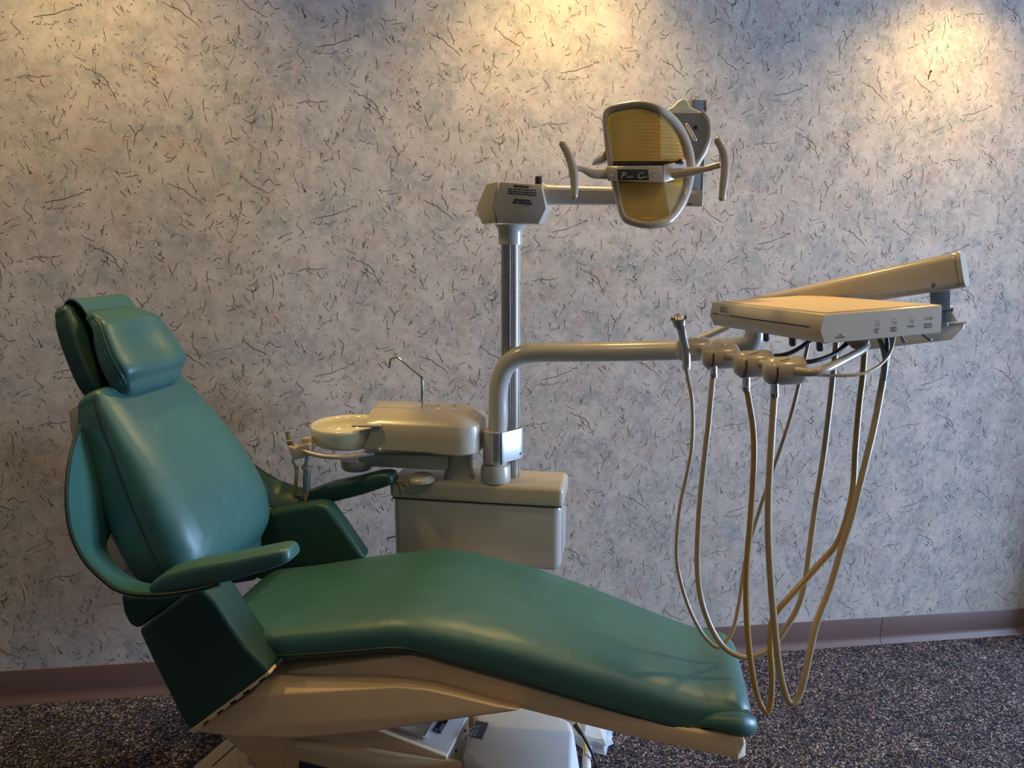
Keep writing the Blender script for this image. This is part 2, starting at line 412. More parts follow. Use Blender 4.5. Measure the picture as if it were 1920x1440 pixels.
struct('floor', bm, carpet())
PAINT = mat('painted_ceiling', (0.55, 0.52, 0.46), 0.9)
PAINTW = mat('painted_wall', (0.24, 0.21, 0.18), 0.9)
struct('ceiling', box(((LX + BX) / 2, BY / 2, CEIL + 0.05), (BX - LX + 0.8, -BY + 0.4, 0.1)), PAINT)
struct('wall_left', box((LX - 0.05, BY / 2, CEIL / 2), (0.1, -BY + 0.2, CEIL)), PAINTW)
struct('wall_front', box(((LX + RX) / 2, BY - 0.05, CEIL / 2), (RX - LX + 0.4, 0.1, CEIL)), PAINTW)
bm = bmesh.new(); T = 0.12
for c, s in (((RX + T / 2, (OY1 + 0.1) / 2, CEIL / 2), (T, 0.1 - OY1, CEIL)), ((RX + T / 2, (OY0 + BY) / 2, CEIL / 2), (T, OY0 - BY, CEIL)),
             ((RX + T / 2, (OY0 + OY1) / 2, (OZ1 + CEIL) / 2), (T, OY1 - OY0, CEIL - OZ1))):
    box(c, s, bm0=bm)
struct('wall_right', bm, PAINTW)
bm = bmesh.new()
for c, s in (((BX + T / 2, (WY1 + 0.1) / 2, CEIL / 2), (T, 0.1 - WY1, CEIL)), ((BX + T / 2, (WY0 + BY) / 2, CEIL / 2), (T, WY0 - BY, CEIL)),
             ((BX + T / 2, (WY0 + WY1) / 2, WZ0 / 2), (T, WY1 - WY0, WZ0)), ((BX + T / 2, (WY0 + WY1) / 2, (WZ1 + CEIL) / 2), (T, WY1 - WY0, CEIL - WZ1))):
    box(c, s, bm0=bm)
for y in (0.05, BY - 0.05): box(((RX + BX + T) / 2, y, CEIL / 2), (BX - RX + T, 0.1, CEIL), bm0=bm)
struct('wall_bay', bm, PAINTW)
FRAMEM = mat('white_window_frame', (0.7, 0.7, 0.7), 0.4); GLASS = bpy.data.materials.new('window_glass'); GLASS.use_nodes = True
_n = GLASS.node_tree; _o = [x for x in _n.nodes if x.type == 'OUTPUT_MATERIAL'][0]; _n.nodes.remove(_n.nodes['Principled BSDF'])
_t = _n.nodes.new('ShaderNodeBsdfTransparent'); _g = _n.nodes.new('ShaderNodeBsdfGlossy'); _g.inputs['Roughness'].default_value = 0.02; _m = _n.nodes.new('ShaderNodeMixShader'); _m.inputs[0].default_value = 0.06
_n.links.new(_t.outputs[0], _m.inputs[1]); _n.links.new(_g.outputs[0], _m.inputs[2]); _n.links.new(_m.outputs[0], _o.inputs[0])
bm = bmesh.new()
for y in (WY0 + 0.03, (WY0 + WY1) / 2, WY1 - 0.03): box((BX + 0.06, y, (WZ0 + WZ1) / 2), (0.05, 0.06, WZ1 - WZ0), bm0=bm)
for z in (WZ0 + 0.03, WZ1 - 0.03): box((BX + 0.06, (WY0 + WY1) / 2, z), (0.05, WY1 - WY0, 0.06), bm0=bm)
win = struct('window_1', bm, FRAMEM)
OFF[win.name] = Vector()
pn = part('pane', box((BX + 0.06, (WY0 + WY1) / 2, (WZ0 + WZ1) / 2), (0.004, WY1 - WY0 - 0.08, WZ1 - WZ0 - 0.08)), GLASS, win)

# vinyl cove base, in two lengths that meet at a visible joint
COVE = mat('cove_base_vinyl', (0.135, 0.082, 0.070), 0.42, vary=0.08, vscale=6)
def cove(name, x0, x1):
    prof = [(-0.0015, 0.1016), (-0.003, 0.099), (-0.0035, 0.03), (-0.005, 0.02), (-0.010, 0.010), (-0.016, 0.004), (-0.018, 0.0), (-0.0005, 0.0), (-0.0005, 0.1016)]
    k = 2; bm = bmesh.new()
    loft(bm, [[Vector((x, y, z)) for y, z in prof] for x in (x0, x1)])
    return struct(name, bm, COVE, 30)
cove('baseboard_back', LX, 2.770); cove('baseboard_back_right', 2.7725, RX)

# recessed downlights in the ceiling
TRIM = mat('white_trim_ring', (0.6, 0.58, 0.5), 0.5)
BULB = bpy.data.materials.new('lit_bulb'); BULB.use_nodes = True
bb = BULB.node_tree.nodes['Principled BSDF']; bb.inputs['Emission Color'].default_value = (1, 0.7, 0.35, 1); bb.inputs['Emission Strength'].default_value = 12
DL = None
names = ['recessed downlight washing the wall above the dental light', 'recessed downlight washing the right end of the wall', 'recessed downlight washing the wall above the headrest', 'recessed downlight washing the far left end of the wall',
         'ceiling downlight above the headrest end of the chair', 'ceiling downlight above the foot of the chair', 'ceiling downlight behind the camera at the middle of the room', 'ceiling downlight behind the camera on the right']
for i, (x, y) in enumerate(DOWN + ROOMDOWN):
    W = Matrix.Identity(4)
    t = thing('recessed_downlight', names[i], 'ceiling light', (x, y, CEIL), 'recessed downlights', frame=W)
    part('trim_ring', lathe([(0.055, -0.001), (0.075, -0.001), (0.075, -0.006), (0.058, -0.008), (0.055, -0.001)], (x, y, CEIL), n=32, cap=False), TRIM, t)
    part('bulb', lathe([(0.0, -0.002), (0.05, -0.002), (0.05, -0.004), (0.0, -0.006)], (x, y, CEIL), n=24), BULB, t)

# ================================================================== DENTAL CHAIR
chair = thing('dental_chair', 'reclined dental chair upholstered in green vinyl on a beige frame', 'chair', (0, 0, 0.02))
nx = lambda dx, dz: Vector((-dz, 0, dx)).normalized() if dx > 0 else Vector((dz, 0, -dx)).normalized()
# --- seat cushion: centre points are on the bottom piping line
seat_keys = [(-0.46, 0.520, 0.18, 0.045), (-0.36, 0.525, 0.195, 0.055), (-0.24, 0.545, 0.205, 0.060), (-0.12, 0.568, 0.21, 0.060), (-0.02, 0.583, 0.21, 0.060), (0.09, 0.560, 0.205, 0.070),
             (0.20, 0.535, 0.20, 0.075), (0.35, 0.492, 0.188, 0.078), (0.46, 0.462, 0.178, 0.075), (0.56, 0.440, 0.170, 0.068), (0.632, 0.446, 0.158, 0.054)]
keys = []
for i, (x, z, w_, t_) in enumerate(seat_keys):
    x0, z0 = seat_keys[max(0, i - 1)][:2]; x1, z1 = seat_keys[min(len(seat_keys) - 1, i + 1)][:2]
    keys.append((Vector((x, 0, z)), nx(x1 - x0, z1 - z0), w_, 0.012, t_))
seat = part('seat_cushion', pad(densify(keys, 5), n=48, yexp=0.36, hexp=0.50, round_ends=(0.05, 0.050)), VINYL, chair, smooth=60)
# piping round the bottom rim
def rim(keys, k=1.0, lift=0.0, out=0.001):
    st = densify(keys, 5); near = [s[0] - Vector((0, s[2] * k + out, 0)) + s[1] * lift for s in st]; far = [s[0] + Vector((0, s[2] * k + out, 0)) + s[1] * lift for s in st]
    return near, far
nr, fr = rim(keys, 1.0, 0.001)
for q_ in (nr, fr): part('seat_piping', tube(q_, 0.0035, n=8, smooth=0), PIPING, seat)
# toe bolster under the foot end of the cushion, with its own seam
tb = [P(1316, 1356, Y=-0.165), P(1345, 1352, Y=-0.172), P(1380, 1355, Y=-0.170), P(1398, 1356, Y=-0.150)]
ring = tb + [Vector((0.640, y, 0.462)) for y in (-0.11, -0.04, 0.04, 0.09)]
part('toe_bolster', tube(ring, [0.008, 0.016, 0.022, 0.023, 0.021, 0.02, 0.02, 0.018], n=18, round_end=True), VINYL, chair)
# --- seat frame: near outline on Y=-0.185
def pxs(pts, **k): return [P(x, y, **k) for x, y in pts]
FY = -0.178
rail = pxs([(500, 1268), (560, 1255), (640, 1244), (770, 1228), (800, 1234), (860, 1252), (1000, 1291), (1150, 1334), (1290, 1368), (1396, 1384), (1397, 1396), (1384, 1425), (1200, 1386), (975, 1329), (860, 1320), (700, 1330), (520, 1340)], Y=FY)
fr_part = part('seat_frame', prism(rail, (0, -2 * FY, 0), 0.004), BEIGE_T, chair)
part('end_cap', hull([P(x, y, Y=yy) for x, y, yy in ((1383, 1394, FY - 0.0015), (1384, 1424, FY - 0.0015), (1398, 1386, -0.160), (1398, 1417, -0.160), (1392, 1384, -0.12), (1392, 1415, -0.12), (1378, 1395, -0.16), (1378, 1420, -0.16))], 0.001), FIN, fr_part)  # paler colour carries the light falling on the frame's end face
# slots / small screw on the frame
for (x, y) in ((947, 1320), (1003, 1341)): pass
# --- lower side cover proud of the frame
def side_cover(s):
    fr = [(466, 1304), (560, 1299), (650, 1293), (740, 1287), (800, 1292), (860, 1306), (930, 1323), (975, 1331), (950, 1335), (860, 1347), (700, 1371), (560, 1384), (440, 1381), (362, 1371), (410, 1340)]
    bk_ = [(506, 1266), (600, 1269), (690, 1270), (770, 1276), (820, 1284), (880, 1301), (940, 1319), (977, 1328), (952, 1334), (862, 1346), (702, 1370), (562, 1383), (442, 1380), (366, 1370), (430, 1318)]
    f, b_ = pxs(fr, Y=-0.222), pxs(bk_, Y=-0.190)
    rg = [[p + Vector((0, 0.0, 0)) for p in f], b_, [p + Vector((0, 0.07, 0)) for p in b_]]
    if s > 0: rg = [[Vector((p.x, -p.y, p.z)) for p in r] for r in rg]
    bm = loft(bmesh.new(), rg); bmesh.ops.recalc_face_normals(bm, faces=bm.faces); return bevel(bm, 0.004, 3, 28)
part('side_cover', side_cover(-1), BEIGE_T, chair, 'tan textured side cover')
part('side_cover', side_cover(1), BEIGE_T, chair)
# --- vinyl side panels
def leather_panel(px, y0, th, bv, name='side_panel', m=VINYL_D):
    return part(name, prism(pxs(px, Y=y0), (0, th, 0), bv, 5), m, chair)
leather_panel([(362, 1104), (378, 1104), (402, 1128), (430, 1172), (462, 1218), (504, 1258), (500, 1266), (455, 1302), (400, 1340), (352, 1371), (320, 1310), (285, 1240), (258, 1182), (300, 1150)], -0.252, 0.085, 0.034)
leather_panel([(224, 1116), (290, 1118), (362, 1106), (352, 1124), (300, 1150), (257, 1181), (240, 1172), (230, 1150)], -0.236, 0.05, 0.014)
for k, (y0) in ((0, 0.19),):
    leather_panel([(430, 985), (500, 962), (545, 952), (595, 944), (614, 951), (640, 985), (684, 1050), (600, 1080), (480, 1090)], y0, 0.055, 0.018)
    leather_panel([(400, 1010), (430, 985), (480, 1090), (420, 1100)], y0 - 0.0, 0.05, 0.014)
# trim strip with staples along the bottom of the near panel
strip = pxs([(503, 1259), (507, 1264), (367, 1374), (354, 1371)], Y=-0.252)
stp = part('panel_trim', prism(strip, (0, 0.03, 0), 0.002), BEIGE_T, chair)
bm = bmesh.new()
A, B = P(503, 1266, Y=-0.2535), P(368, 1369, Y=-0.2535); d = (B - A)
for t in (0.08, 0.30, 0.48, 0.66, 0.86):
    c = A + d * t + Vector((0, 0, 0.0)); dn = d.normalized()
    part('trim_slot', box(c, (0.016, 0.003, 0.0035), 0, ex=dn, ey=(0, 1, 0), ez=dn.cross(Vector((0, 1, 0)))), BLACK, stp)
# --- backrest
back = [((-0.535, 0.640), 0.175, 0.085, 0.030), ((-0.545, 0.690), 0.200, 0.095, 0.066), ((-0.568, 0.755), 0.212, 0.10, 0.080), ((-0.598, 0.830), 0.210, 0.10, 0.076), ((-0.632, 0.905), 0.198, 0.095, 0.066),
        ((-0.665, 0.975), 0.184, 0.088, 0.048), ((-0.695, 1.035), 0.170, 0.078, 0.034), ((-0.708, 1.065), 0.160, 0.065, 0.024)]
keys = []
for i, ((x, z), w_, tb_, c_) in enumerate(back):
    (x0, z0) = back[max(0, i - 1)][0]; (x1, z1) = back[min(len(back) - 1, i + 1)][0]
    d = Vector((x1 - x0, 0, z1 - z0)).normalized(); n_ = Vector((d.z, 0, -d.x))
    keys.append((Vector((x, -0.010, z)), n_, w_ - 0.010, tb_, c_))
backrest = part('backrest', pad(densify(keys, 5), n=52, yexp=0.34, hexp=0.72, round_ends=(0.035, 0.022)), VINYL, chair, smooth=60)
st = densify(keys, 5)
near = [s[0] - Vector((0, s[2] * 1.0 + 0.0005, 0)) + s[1] * 0.001 for s in st]
part('backrest_piping', tube(near, 0.0018, n=8, smooth=0), PIPING, backrest)
# shell behind the pad
sh = pxs([(127, 772), (133, 763), (150, 754), (175, 760), (190, 880), (225, 1000), (262, 1098), (240, 1120), (215, 1080), (180, 990), (148, 880), (131, 810)], Y=-0.15)
part('backrest_shell', prism(sh, (0, 0.30, 0), 0.005), BEIGE, chair, 'beige moulded shell behind the pad')
brk = pxs([(209, 1002), (196, 1012), (190, 1024), (192, 1040), (226, 1100), (262, 1100), (250, 1060)], Y=-0.180)
bk = part('hinge_bracket', prism(brk, (0, 0.03, 0), 0.003), BEIGE, chair)
part('screw', lathe([(0, 0), (0.006, 0), (0.006, 0.002), (0.0, 0.003)], P(236, 1067, Y=-0.181), (0, -1, 0), n=16), STEEL, bk)
part('neck_bar', box((-0.735, 0, 1.075), (0.025, 0.11, 0.14), 0.004), BLACK, chair, 'dark bar between backrest and headrest')
# --- headrest: local frame leaning back
hd = Vector((-0.45, 0, 0.893)).normalized(); hn = Vector((hd.z, 0, -hd.x))
hb = P(253, 737, Y=-0.125) + Vector((-0.026, 0, 0.008)); hb.y = -0.012; rd_ = Vector((-0.34, 0, 0.94)).normalized(); rn = Vector((rd_.z, 0, -rd_.x))
hk = []
for s, w_, tb_, c_ in ((0.008, 0.098, 0.052, 0.014), (0.03, 0.112, 0.056, 0.022), (0.07, 0.113, 0.052, 0.020), (0.11, 0.106, 0.045, 0.018), (0.145, 0.096, 0.036, 0.016), (0.166, 0.084, 0.030, 0.012)):
    hk.append((hb + hd * s + hn * (0.012 if 0.02 < s < 0.15 else 0.0), hn, w_, tb_, c_))
head = part('headrest', pad(densify(hk, 5), n=48, yexp=0.42, hexp=0.55, round_ends=(0.028, 0.026)), VINYL, chair, smooth=60)
# dish where the head lies
me = head.data; cc = hb + hd * 0.095 - OFF[chair.name]
for v in me.vertices:
    r_ = v.co - cc; u_, y_, n_ = r_.dot(hd), r_.y, r_.dot(hn)
    if n_ > -0.01: v.co -= hn * 0.024 * math.exp(-(u_ / 0.055) ** 2 - ((y_ - 0.01) / 0.035) ** 2)
st = densify(hk, 5)
near = [s[0] - Vector((0, s[2] + 0.0002, 0)) for s in st]
bm = tube(near, 0.0018, n=8, smooth=0)
part('headrest_piping', bm, VINYL, head)
bm = bmesh.new()
lo = [s[0] - Vector((0, s[2] + 0.0015, 0)) - s[1] * 0.010 for s in st]
for a_, b_ in zip(lo[:-1], lo[1:]):
    for t in (0.1, 0.5): box(a_.lerp(b_, t), (0.0022, 0.0012, 0.0012), 0, ex=(b_ - a_).normalized(), ey=(0, 1, 0), ez=hn, bm0=bm)
part('stitching', bm, mat('thread', (0.10, 0.16, 0.11), 0.7), head)
# rear pad of the headrest
rk = []
for s, w_, tb_, c_ in ((-0.005, 0.098, 0.028, 0.018), (0.04, 0.112, 0.032, 0.022), (0.11, 0.112, 0.032, 0.022), (0.17, 0.104, 0.032, 0.022), (0.196, 0.096, 0.028, 0.018)):
    rk.append((hb + rd_ * s - rn * 0.084, rn, w_, tb_, c_))
part('headrest_back_pad', pad(densify(rk, 5), n=40, yexp=0.36, hexp=0.5, round_ends=(0.03, 0.022)), VINYL_D, chair, smooth=60)
bm = bmesh.new()
q = [hb + rd_ * 0.216 - rn * 0.092, hb + rd_ * 0.226 - rn * 0.074, hb + rd_ * 0.222 - rn * 0.058, hb + rd_ * 0.204 - rn * 0.046, hb + rd_ * 0.175 - rn * 0.040]
loft(bm, [[c + Vector((0, y, 0)) for c in spline(q, 4)] + [c + Vector((0, y, 0)) - hn * 0.004 - hd * 0.003 for c in spline(q, 4)][::-1] for y in (-0.075, -0.05, 0, 0.05, 0.090)])
part('headrest_flap', bm, VINYL, chair)
# --- slings (curved side flaps) and armrests
def sheet(A, B, th=0.006, k=6):
    A, B = spline(A, k), spline(B, k); bm = bmesh.new(); rings = []
    for i, (a_, b_) in enumerate(zip(A, B)):
        t = (A[min(i + 1, len(A) - 1)] - A[max(0, i - 1)]).normalized(); w_ = (b_ - a_); n_ = t.cross(w_).normalized()
        row = [a_ + w_ * (j / 6) + n_ * (-0.010 * math.sin(math.pi * j / 6)) for j in range(7)]
        rings.append([p + n_ * th / 2 for p in row] + [p - n_ * th / 2 for p in row[::-1]])
    return loft(bm, rings)
An = [P(150, 798, Y=-0.19), P(133, 850, Y=-0.26), P(125, 920, Y=-0.31), P(130, 985, Y=-0.335), P(150, 1038, Y=-0.345), P(185, 1080, Y=-0.345), P(230, 1110, Y=-0.34), P(300, 1115, Y=-0.335), P(370, 1105, Y=-0.33), P(412, 1093, Y=-0.325)]
Bn = [P(172, 805, Y=-0.15), P(192, 860, Y=-0.15), P(214, 925, Y=-0.15), P(212, 985, Y=-0.17), P(198, 1026, Y=-0.20), P(222, 1066, Y=-0.225), P(262, 1092, Y=-0.245), P(310, 1098, Y=-0.25), P(365, 1090, Y=-0.26), P(405, 1082, Y=-0.27)]
sl = part('side_sling', sheet(An, Bn), VINYL, chair)
part('sling_edge', tube(An, 0.004, n=8), PIPING, sl)
mir = lambda L: [Vector((p.x, -p.y, p.z)) for p in L]
Af = [P(395, 800, Y=0.17), P(440, 841, Y=0.22), P(480, 876, Y=0.26), P(525, 903, Y=0.30), P(572, 917, Y=0.31), P(610, 922, Y=0.31)]
Bf = [P(430, 900, Y=0.19), P(455, 915, Y=0.20), P(480, 935, Y=0.22), P(505, 950, Y=0.235), P(550, 957, Y=0.25), P(590, 952, Y=0.26)]
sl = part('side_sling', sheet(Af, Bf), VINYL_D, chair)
part('sling_edge', tube(Af, 0.004, n=8), PIPING, sl)
def armrest(pts, w_, m):
    """pts: (point, half height) along the arm"""
    c = spline([p for p, _ in pts], 6); hh = interp([h for _, h in pts], len(c)); rings = []; bm = bmesh.new()
    for i, q in enumerate(c):
        t = (c[min(i + 1, len(c) - 1)] - c[max(0, i - 1)]).normalized(); n_ = Vector((-t.z, 0, t.x)).normalized()
        if n_.z < 0: n_ = -n_
        e = min(i, len(c) - 1 - i); k = (0.72, 0.92, 0.98)[e] if e < 3 else 1.0
        rings.append([q + Vector((0, sgp(math.cos(a), 0.5) * w_ * k, 0)) + n_ * (sgp(math.sin(a), 0.55) * hh[i] * k) for a in [2 * math.pi * j / 24 for j in range(24)]])
    return part('armrest', loft(bm, rings), m, chair, smooth=60)
ar = armrest([(P(294, 1099, Y=-0.30), 0.012), (P(330, 1085, Y=-0.30), 0.023), (P(380, 1073, Y=-0.30), 0.026), (P(450, 1058, Y=-0.30), 0.022), (P(510, 1043, Y=-0.30), 0.019), (P(551, 1032, Y=-0.30), 0.015)], 0.030, VINYL)
part('mounting_stud', tube([P(400, 1088, Y=-0.31), P(417, 1084, Y=-0.31)], 0.006, smooth=0, n=12), CHROME, ar)
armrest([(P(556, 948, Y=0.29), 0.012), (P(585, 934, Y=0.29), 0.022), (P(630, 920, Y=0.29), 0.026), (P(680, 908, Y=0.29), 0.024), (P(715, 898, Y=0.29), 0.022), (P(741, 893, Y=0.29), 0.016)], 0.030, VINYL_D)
# --- lift base under the seat
part('lift_arm', prism(pxs([(400, 1370), (575, 1372), (575, 1470), (500, 1470), (470, 1428)], Y=0.0), (0, 0.14, 0), 0.01), BEIGE_T, chair)
part('lift_post', box((0.00, 0.16, 0.28), (0.10, 0.06, 0.26), 0.01), BEIGE_T, chair)
bm = hull([P(538, 1398, Z=0.235), P(560, 1388, Z=0.24), P(700, 1397, Z=0.225), P(858, 1425, Z=0.205), P(866, 1432, Z=0.20), P(552, 1386, Z=0.20), P(538, 1470, Z=0.10), P(868, 1490, Z=0.10), Vector((0.03, 0.10, 0.1)), Vector((-0.36, 0.14, 0.1)), P(538, 1470, Z=0.0), P(868, 1510, Z=0.0), Vector((0.03, 0.10, 0)), Vector((-0.36, 0.14, 0.0))], 0.012, 3)
bc = part('base_cover', bm, BEIGE_T, chair)
lab = pxs([(556, 1428), (618, 1438), (614, 1470), (554, 1456)], Y=-0.30)
o_ = P(557, 1428, Y=-0.245)
part('nameplate', box(P(587, 1440, Y=-0.262), (0.062, 0.003, 0.018), 0.0005, ez=(0.16, 0, 0.98), ex=(0.98, 0, -0.16)), LABELM, bc, 'dark nameplate')
part('link_plate', prism(pxs([(530, 1380), (640, 1352), (697, 1366), (838, 1419), (836, 1426), (700, 1404), (560, 1392)], Y=-0.06), (0, 0.012, 0), 0.002), BEIGE_T, chair)
# left blue-lit cover with a square well, and the big cover at the right
c1z = 0.212
q1 = [P(690, 1366, Z=c1z), P(838, 1418, Z=c1z), P(880, 1338, Z=c1z), Vector((0.03, 0.24, c1z)), Vector((-0.22, 0.24, c1z))]
ul = part('pump_cover', prism([Vector((p.x, p.y, c1z)) for p in q1], (0, 0, -0.20), 0.004), WHITE_T, chair, 'pale textured cover')
fr_ = pxs([(728, 1364), (796, 1386), (815, 1352), (760, 1345)], Z=c1z + 0.0005)
bm = bmesh.new()
for i in range(4):
    a_, b_ = fr_[i], fr_[(i + 1) % 4]; mid_ = (a_ + b_) / 2; d = b_ - a_
    box(mid_ + Vector((0, 0, 0.004)), (d.length, 0.006, 0.010), 0.001, ex=d.normalized(), ey=Vector((-d.y, d.x, 0)).normalized(), bm0=bm)
part('well_frame', bm, ALU, ul)
part('label_plate', prism(pxs([(810, 1370), (826, 1376), (841, 1350), (826, 1345)], Z=c1z + 0.001), (0, 0, 0.001)), LABELM, ul)
c2z = 0.215
q2 = [P(868, 1411, Z=c2z), P(893, 1338, Z=c2z), P(962, 1318, Z=c2z), P(1050, 1341, Z=c2z), P(1070, 1352, Z=c2z), P(1075, 1372, Z=c2z), P(1074, 1440, Z=c2z), P(1060, 1520, Z=c2z), P(960, 1500, Z=c2z)]
bm = hull([Vector((p.x, p.y, c2z)) for p in q2] + [Vector((p.x + (0.035 if p.x > 0.25 else 0), p.y, 0.0)) for p in q2], 0.012, 4)
bx = part('motor_cover', bm, WHITE_T, chair, 'large white textured motor cover')
lp = part('label_plate', prism(pxs([(878, 1380), (904, 1386), (916, 1356), (893, 1351)], Z=c2z + 0.0005), (0, 0, 0.001)), LABELM, bx, 'black rating label')
xd = (P(916, 1356, Z=c2z) - P(904, 1386, Z=c2z)).normalized()
yd = Vector((-xd.y, xd.x, 0))
text('lettering', 'MODEL\nSERIAL NO\nVOLTS 115', 0.009, P(903, 1383, Z=c2z + 0.002) + yd * 0.034, xd, yd, SILVER, lp)
text('lettering', 'UL\nLISTED', 0.011, P(828, 1373, Z=c1z + 0.0025) + yd * 0.012, xd, yd, SILVER, ul)
for q_ in (P(873, 1370, Z=c2z - 0.02), P(856, 1408, Z=c2z - 0.03)): part('cover_screw', lathe([(0, 0), (0.004, 0), (0.004, 0.002), (0, 0.003)], q_, (-0.9, -0.4, 0.3), n=12), BLACK, bx)
part('base_plate', box((-0.05, 0.08, 0.008), (0.55, 0.36, 0.016), 0.004), BEIGE_T, chair)

# ================================================================== UTILITY CABINET beside the chair
LZ = 0.77
cx0, cx1 = P(738, 1000, Y=0.31).x, P(1056, 990, Y=0.375).x
cab = thing('utility_cabinet', 'beige enamelled cabinet behind the chair carrying the light post and cuspidor', 'cabinet', ((cx0 + cx1) / 2, 0.375, P(1035, 1073, Y=0.31).z))
zb = P(1035, 1073, Y=0.31).z
part('body', box(((cx0 + cx1) / 2, 0.375, (zb + 0.725) / 2), (cx1 - cx0, 0.135, 0.725 - zb), 0.022, 5), GREY_E, cab)
lid = part('lid', box(((cx0 + cx1) / 2, 0.375, 0.7425), (cx1 - cx0 + 0.012, 0.150, 0.055), 0.014, 5), BEIGE, cab)
part('seam_gap', box(((cx0 + cx1) / 2, 0.375, 0.7145), (cx1 - cx0 + 0.0006, 0.1363, 0.0015), 0.0), CRACK, lid)
side = part('end_panel', box((cx1 + 0.0005, 0.385, (zb + 0.72) / 2), (0.003, 0.095, 0.66 - zb), 0.001), GREY_E, cab)
for (px, py) in ((1054, 947), (1052, 1038)):
    part('screw', lathe([(0, 0), (0.004, 0), (0.004, 0.0015), (0, 0.002)], Vector((cx1 + 0.002, 0.37, P(px, py, Y=0.36).z)), (1, 0, 0), n=14), STEEL, side)
# cracks at the left end of the lid
bm = bmesh.new()
def crack(pts, r=0.0009):
    q = pxs(pts, Y=0.3000); tube([p + Vector((0, -0.0003, 0)) for p in q], r, n=5, smooth=0, bm=bm)
crack([(745, 906), (749, 916), (751, 932)], 0.0012); crack([(740, 900), (745, 906), (752, 904), (757, 912)]); crack([(752, 922), (775, 926), (792, 921)], 0.0005); crack([(755, 908), (765, 916), (760, 925)], 0.0005)
part('crack', bm, CRACK, lid)
part('crack', box(P(757, 903, Z=LZ + 0.0002), (0.014, 0.003, 0.001)), CRACK, lid)
for (px, py, r_) in ((733, 957, 0.006), (735, 975, 0.005)):
    c = P(px, py, Y=0.36); part('side_knob', lathe([(0, 0), (r_, 0), (r_, 0.008), (0, 0.010)], Vector((cx0 + 0.001, 0.36, c.z)), (-1, 0, 0), n=18), DARKPL, cab)
part('side_lever', tube([Vector((cx0, 0.36, P(736, 1003, Y=0.36).z)), P(730, 1008, Y=0.36), P(725, 1011, Y=0.36)], 0.0022, n=8), STEEL, cab)
part('mounting_arm', box(((cx0 + cx1) / 2 - 0.05, 0.30, zb - 0.10), (0.12, 0.20, 0.22), 0.01), BEIGE_T, cab)
c = P(787, 897, Z=LZ + 0.012) + Vector((0, 0.02, 0)); c.z = LZ
rp = part('vent_ring', lathe([(0, 0), (0.036, 0), (0.036, 0.008), (0.033, 0.011), (0.030, 0.011), (0.028, 0.016), (0, 0.016)], c, n=36), BEIGE, cab)


# ================================================================== CUSPIDOR
ccx = P(861, 880, Y=0.36).x
cus = thing('cuspidor', 'cream porcelain spittoon bowl with a beige valve cover, standing on the cabinet', 'cuspidor', (ccx, 0.36, LZ))
part('column', lathe([(0, 0.012), (0.038, 0.012), (0.0375, 0.09), (0, 0.09)], (ccx, 0.36, LZ), n=40), BEIGE, cus)
part('column_collar', lathe([(0, 0), (0.042, 0), (0.0425, 0.004), (0.039, 0.020), (0, 0.020)], (ccx, 0.36, LZ), n=40), BEIGE, cus, 'paler collar ring')
FYc = 0.262
zu = P(800, 853, Y=FYc).z; zl = P(700, 845, Y=FYc).z; zm = P(800, 799, Y=FYc).z; zt = P(800, 776, Y=FYc + 0.035).z
xr = P(906, 830, Y=0.35).x
def plan(x_l0, x_l1, ins, z, zl_=None):
    """closed plan loop: front-left, front, rounded right end, back, back-left"""
    yf, yb = FYc + ins, 0.455 - ins * 0.6; xr_ = xr - ins * 0.9; r = 0.055; o = [(x_l0, yf)]
    for i in range(6): o.append((x_l0 + (xr_ - r - x_l0) * (i + 1) / 7, yf))
    for i in range(9): a = math.radians(-90 + 90 * i / 8); o.append((xr_ - r + r * math.cos(a), yf + r + r * math.sin(a)))
    for i in range(9): a = math.radians(90 * i / 8); o.append((xr_ - r + r * math.cos(a), yb - r + r * math.sin(a)))
    for i in range(6): o.append((xr_ - r + (x_l1 - xr_ + r) * (i + 1) / 7, yb))
    o.append((x_l1, yb))
    return [Vector((x, y, z if not zl_ or x > P(806, 850, Y=FYc).x else zl_)) for x, y in o]
xl = P(682, 843, Y=FYc).x; xm = P(700, 800, Y=FYc).x; xb = P(706, 778, Y=0.44).x
rings = [plan(xl, xb, 0.004, zu, zl), plan(xl, xb, 0.0, zu + 0.004, zl + 0.004), plan((xl + xm) / 2, xb, 0.0, (zu + zm) / 2), plan(xm - 0.004, xb, 0.001, zm - 0.004), plan(xm - 0.02, xb, 0.004, zm + 0.001), plan(P(694, 780, Y=FYc + 0.035).x, xb + 0.01, 0.035, zt), plan(P(700, 779, Y=FYc + 0.04).x, xb + 0.015, 0.040, zt + 0.001)]
cov = part('valve_cover', loft(bmesh.new(), rings), BEIGE, cus, smooth=35)
tip = [P(659, 797, Z=zm), P(712, 797, Z=zm), P(735, 786, Z=zm), P(697, 783, Z=zm)]
part('cover_lip', prism(tip, (0, 0, -0.006), 0.002), BEIGE, cov)
bc_ = Vector((-0.345, 0.347, 0.0)); zr = 0.905
prof = [(0.0, zr - 0.054), (0.074, zr - 0.054), (0.088, zr - 0.050), (0.096, zr - 0.040), (0.101, zr - 0.024), (0.104, zr - 0.012), (0.105, zr - 0.004), (0.105, zr + 0.002), (0.101, zr + 0.006), (0.094, zr + 0.006), (0.088, zr + 0.001), (0.086, zr - 0.010), (0.082, zr - 0.026), (0.062, zr - 0.036), (0.020, zr - 0.040), (0.0, zr - 0.040)]
part('bowl', lathe(prof, bc_, n=64, cap=False), BOWL, cus, 'cream porcelain bowl', smooth=60)
yk = P(713, 842, Y=FYc); part('cover_button', lathe([(0, 0), (0.004, 0), (0.004, 0.003), (0, 0.005)], Vector((yk.x, FYc, yk.z)), (0, -1, 0), n=16), FIN, cov)
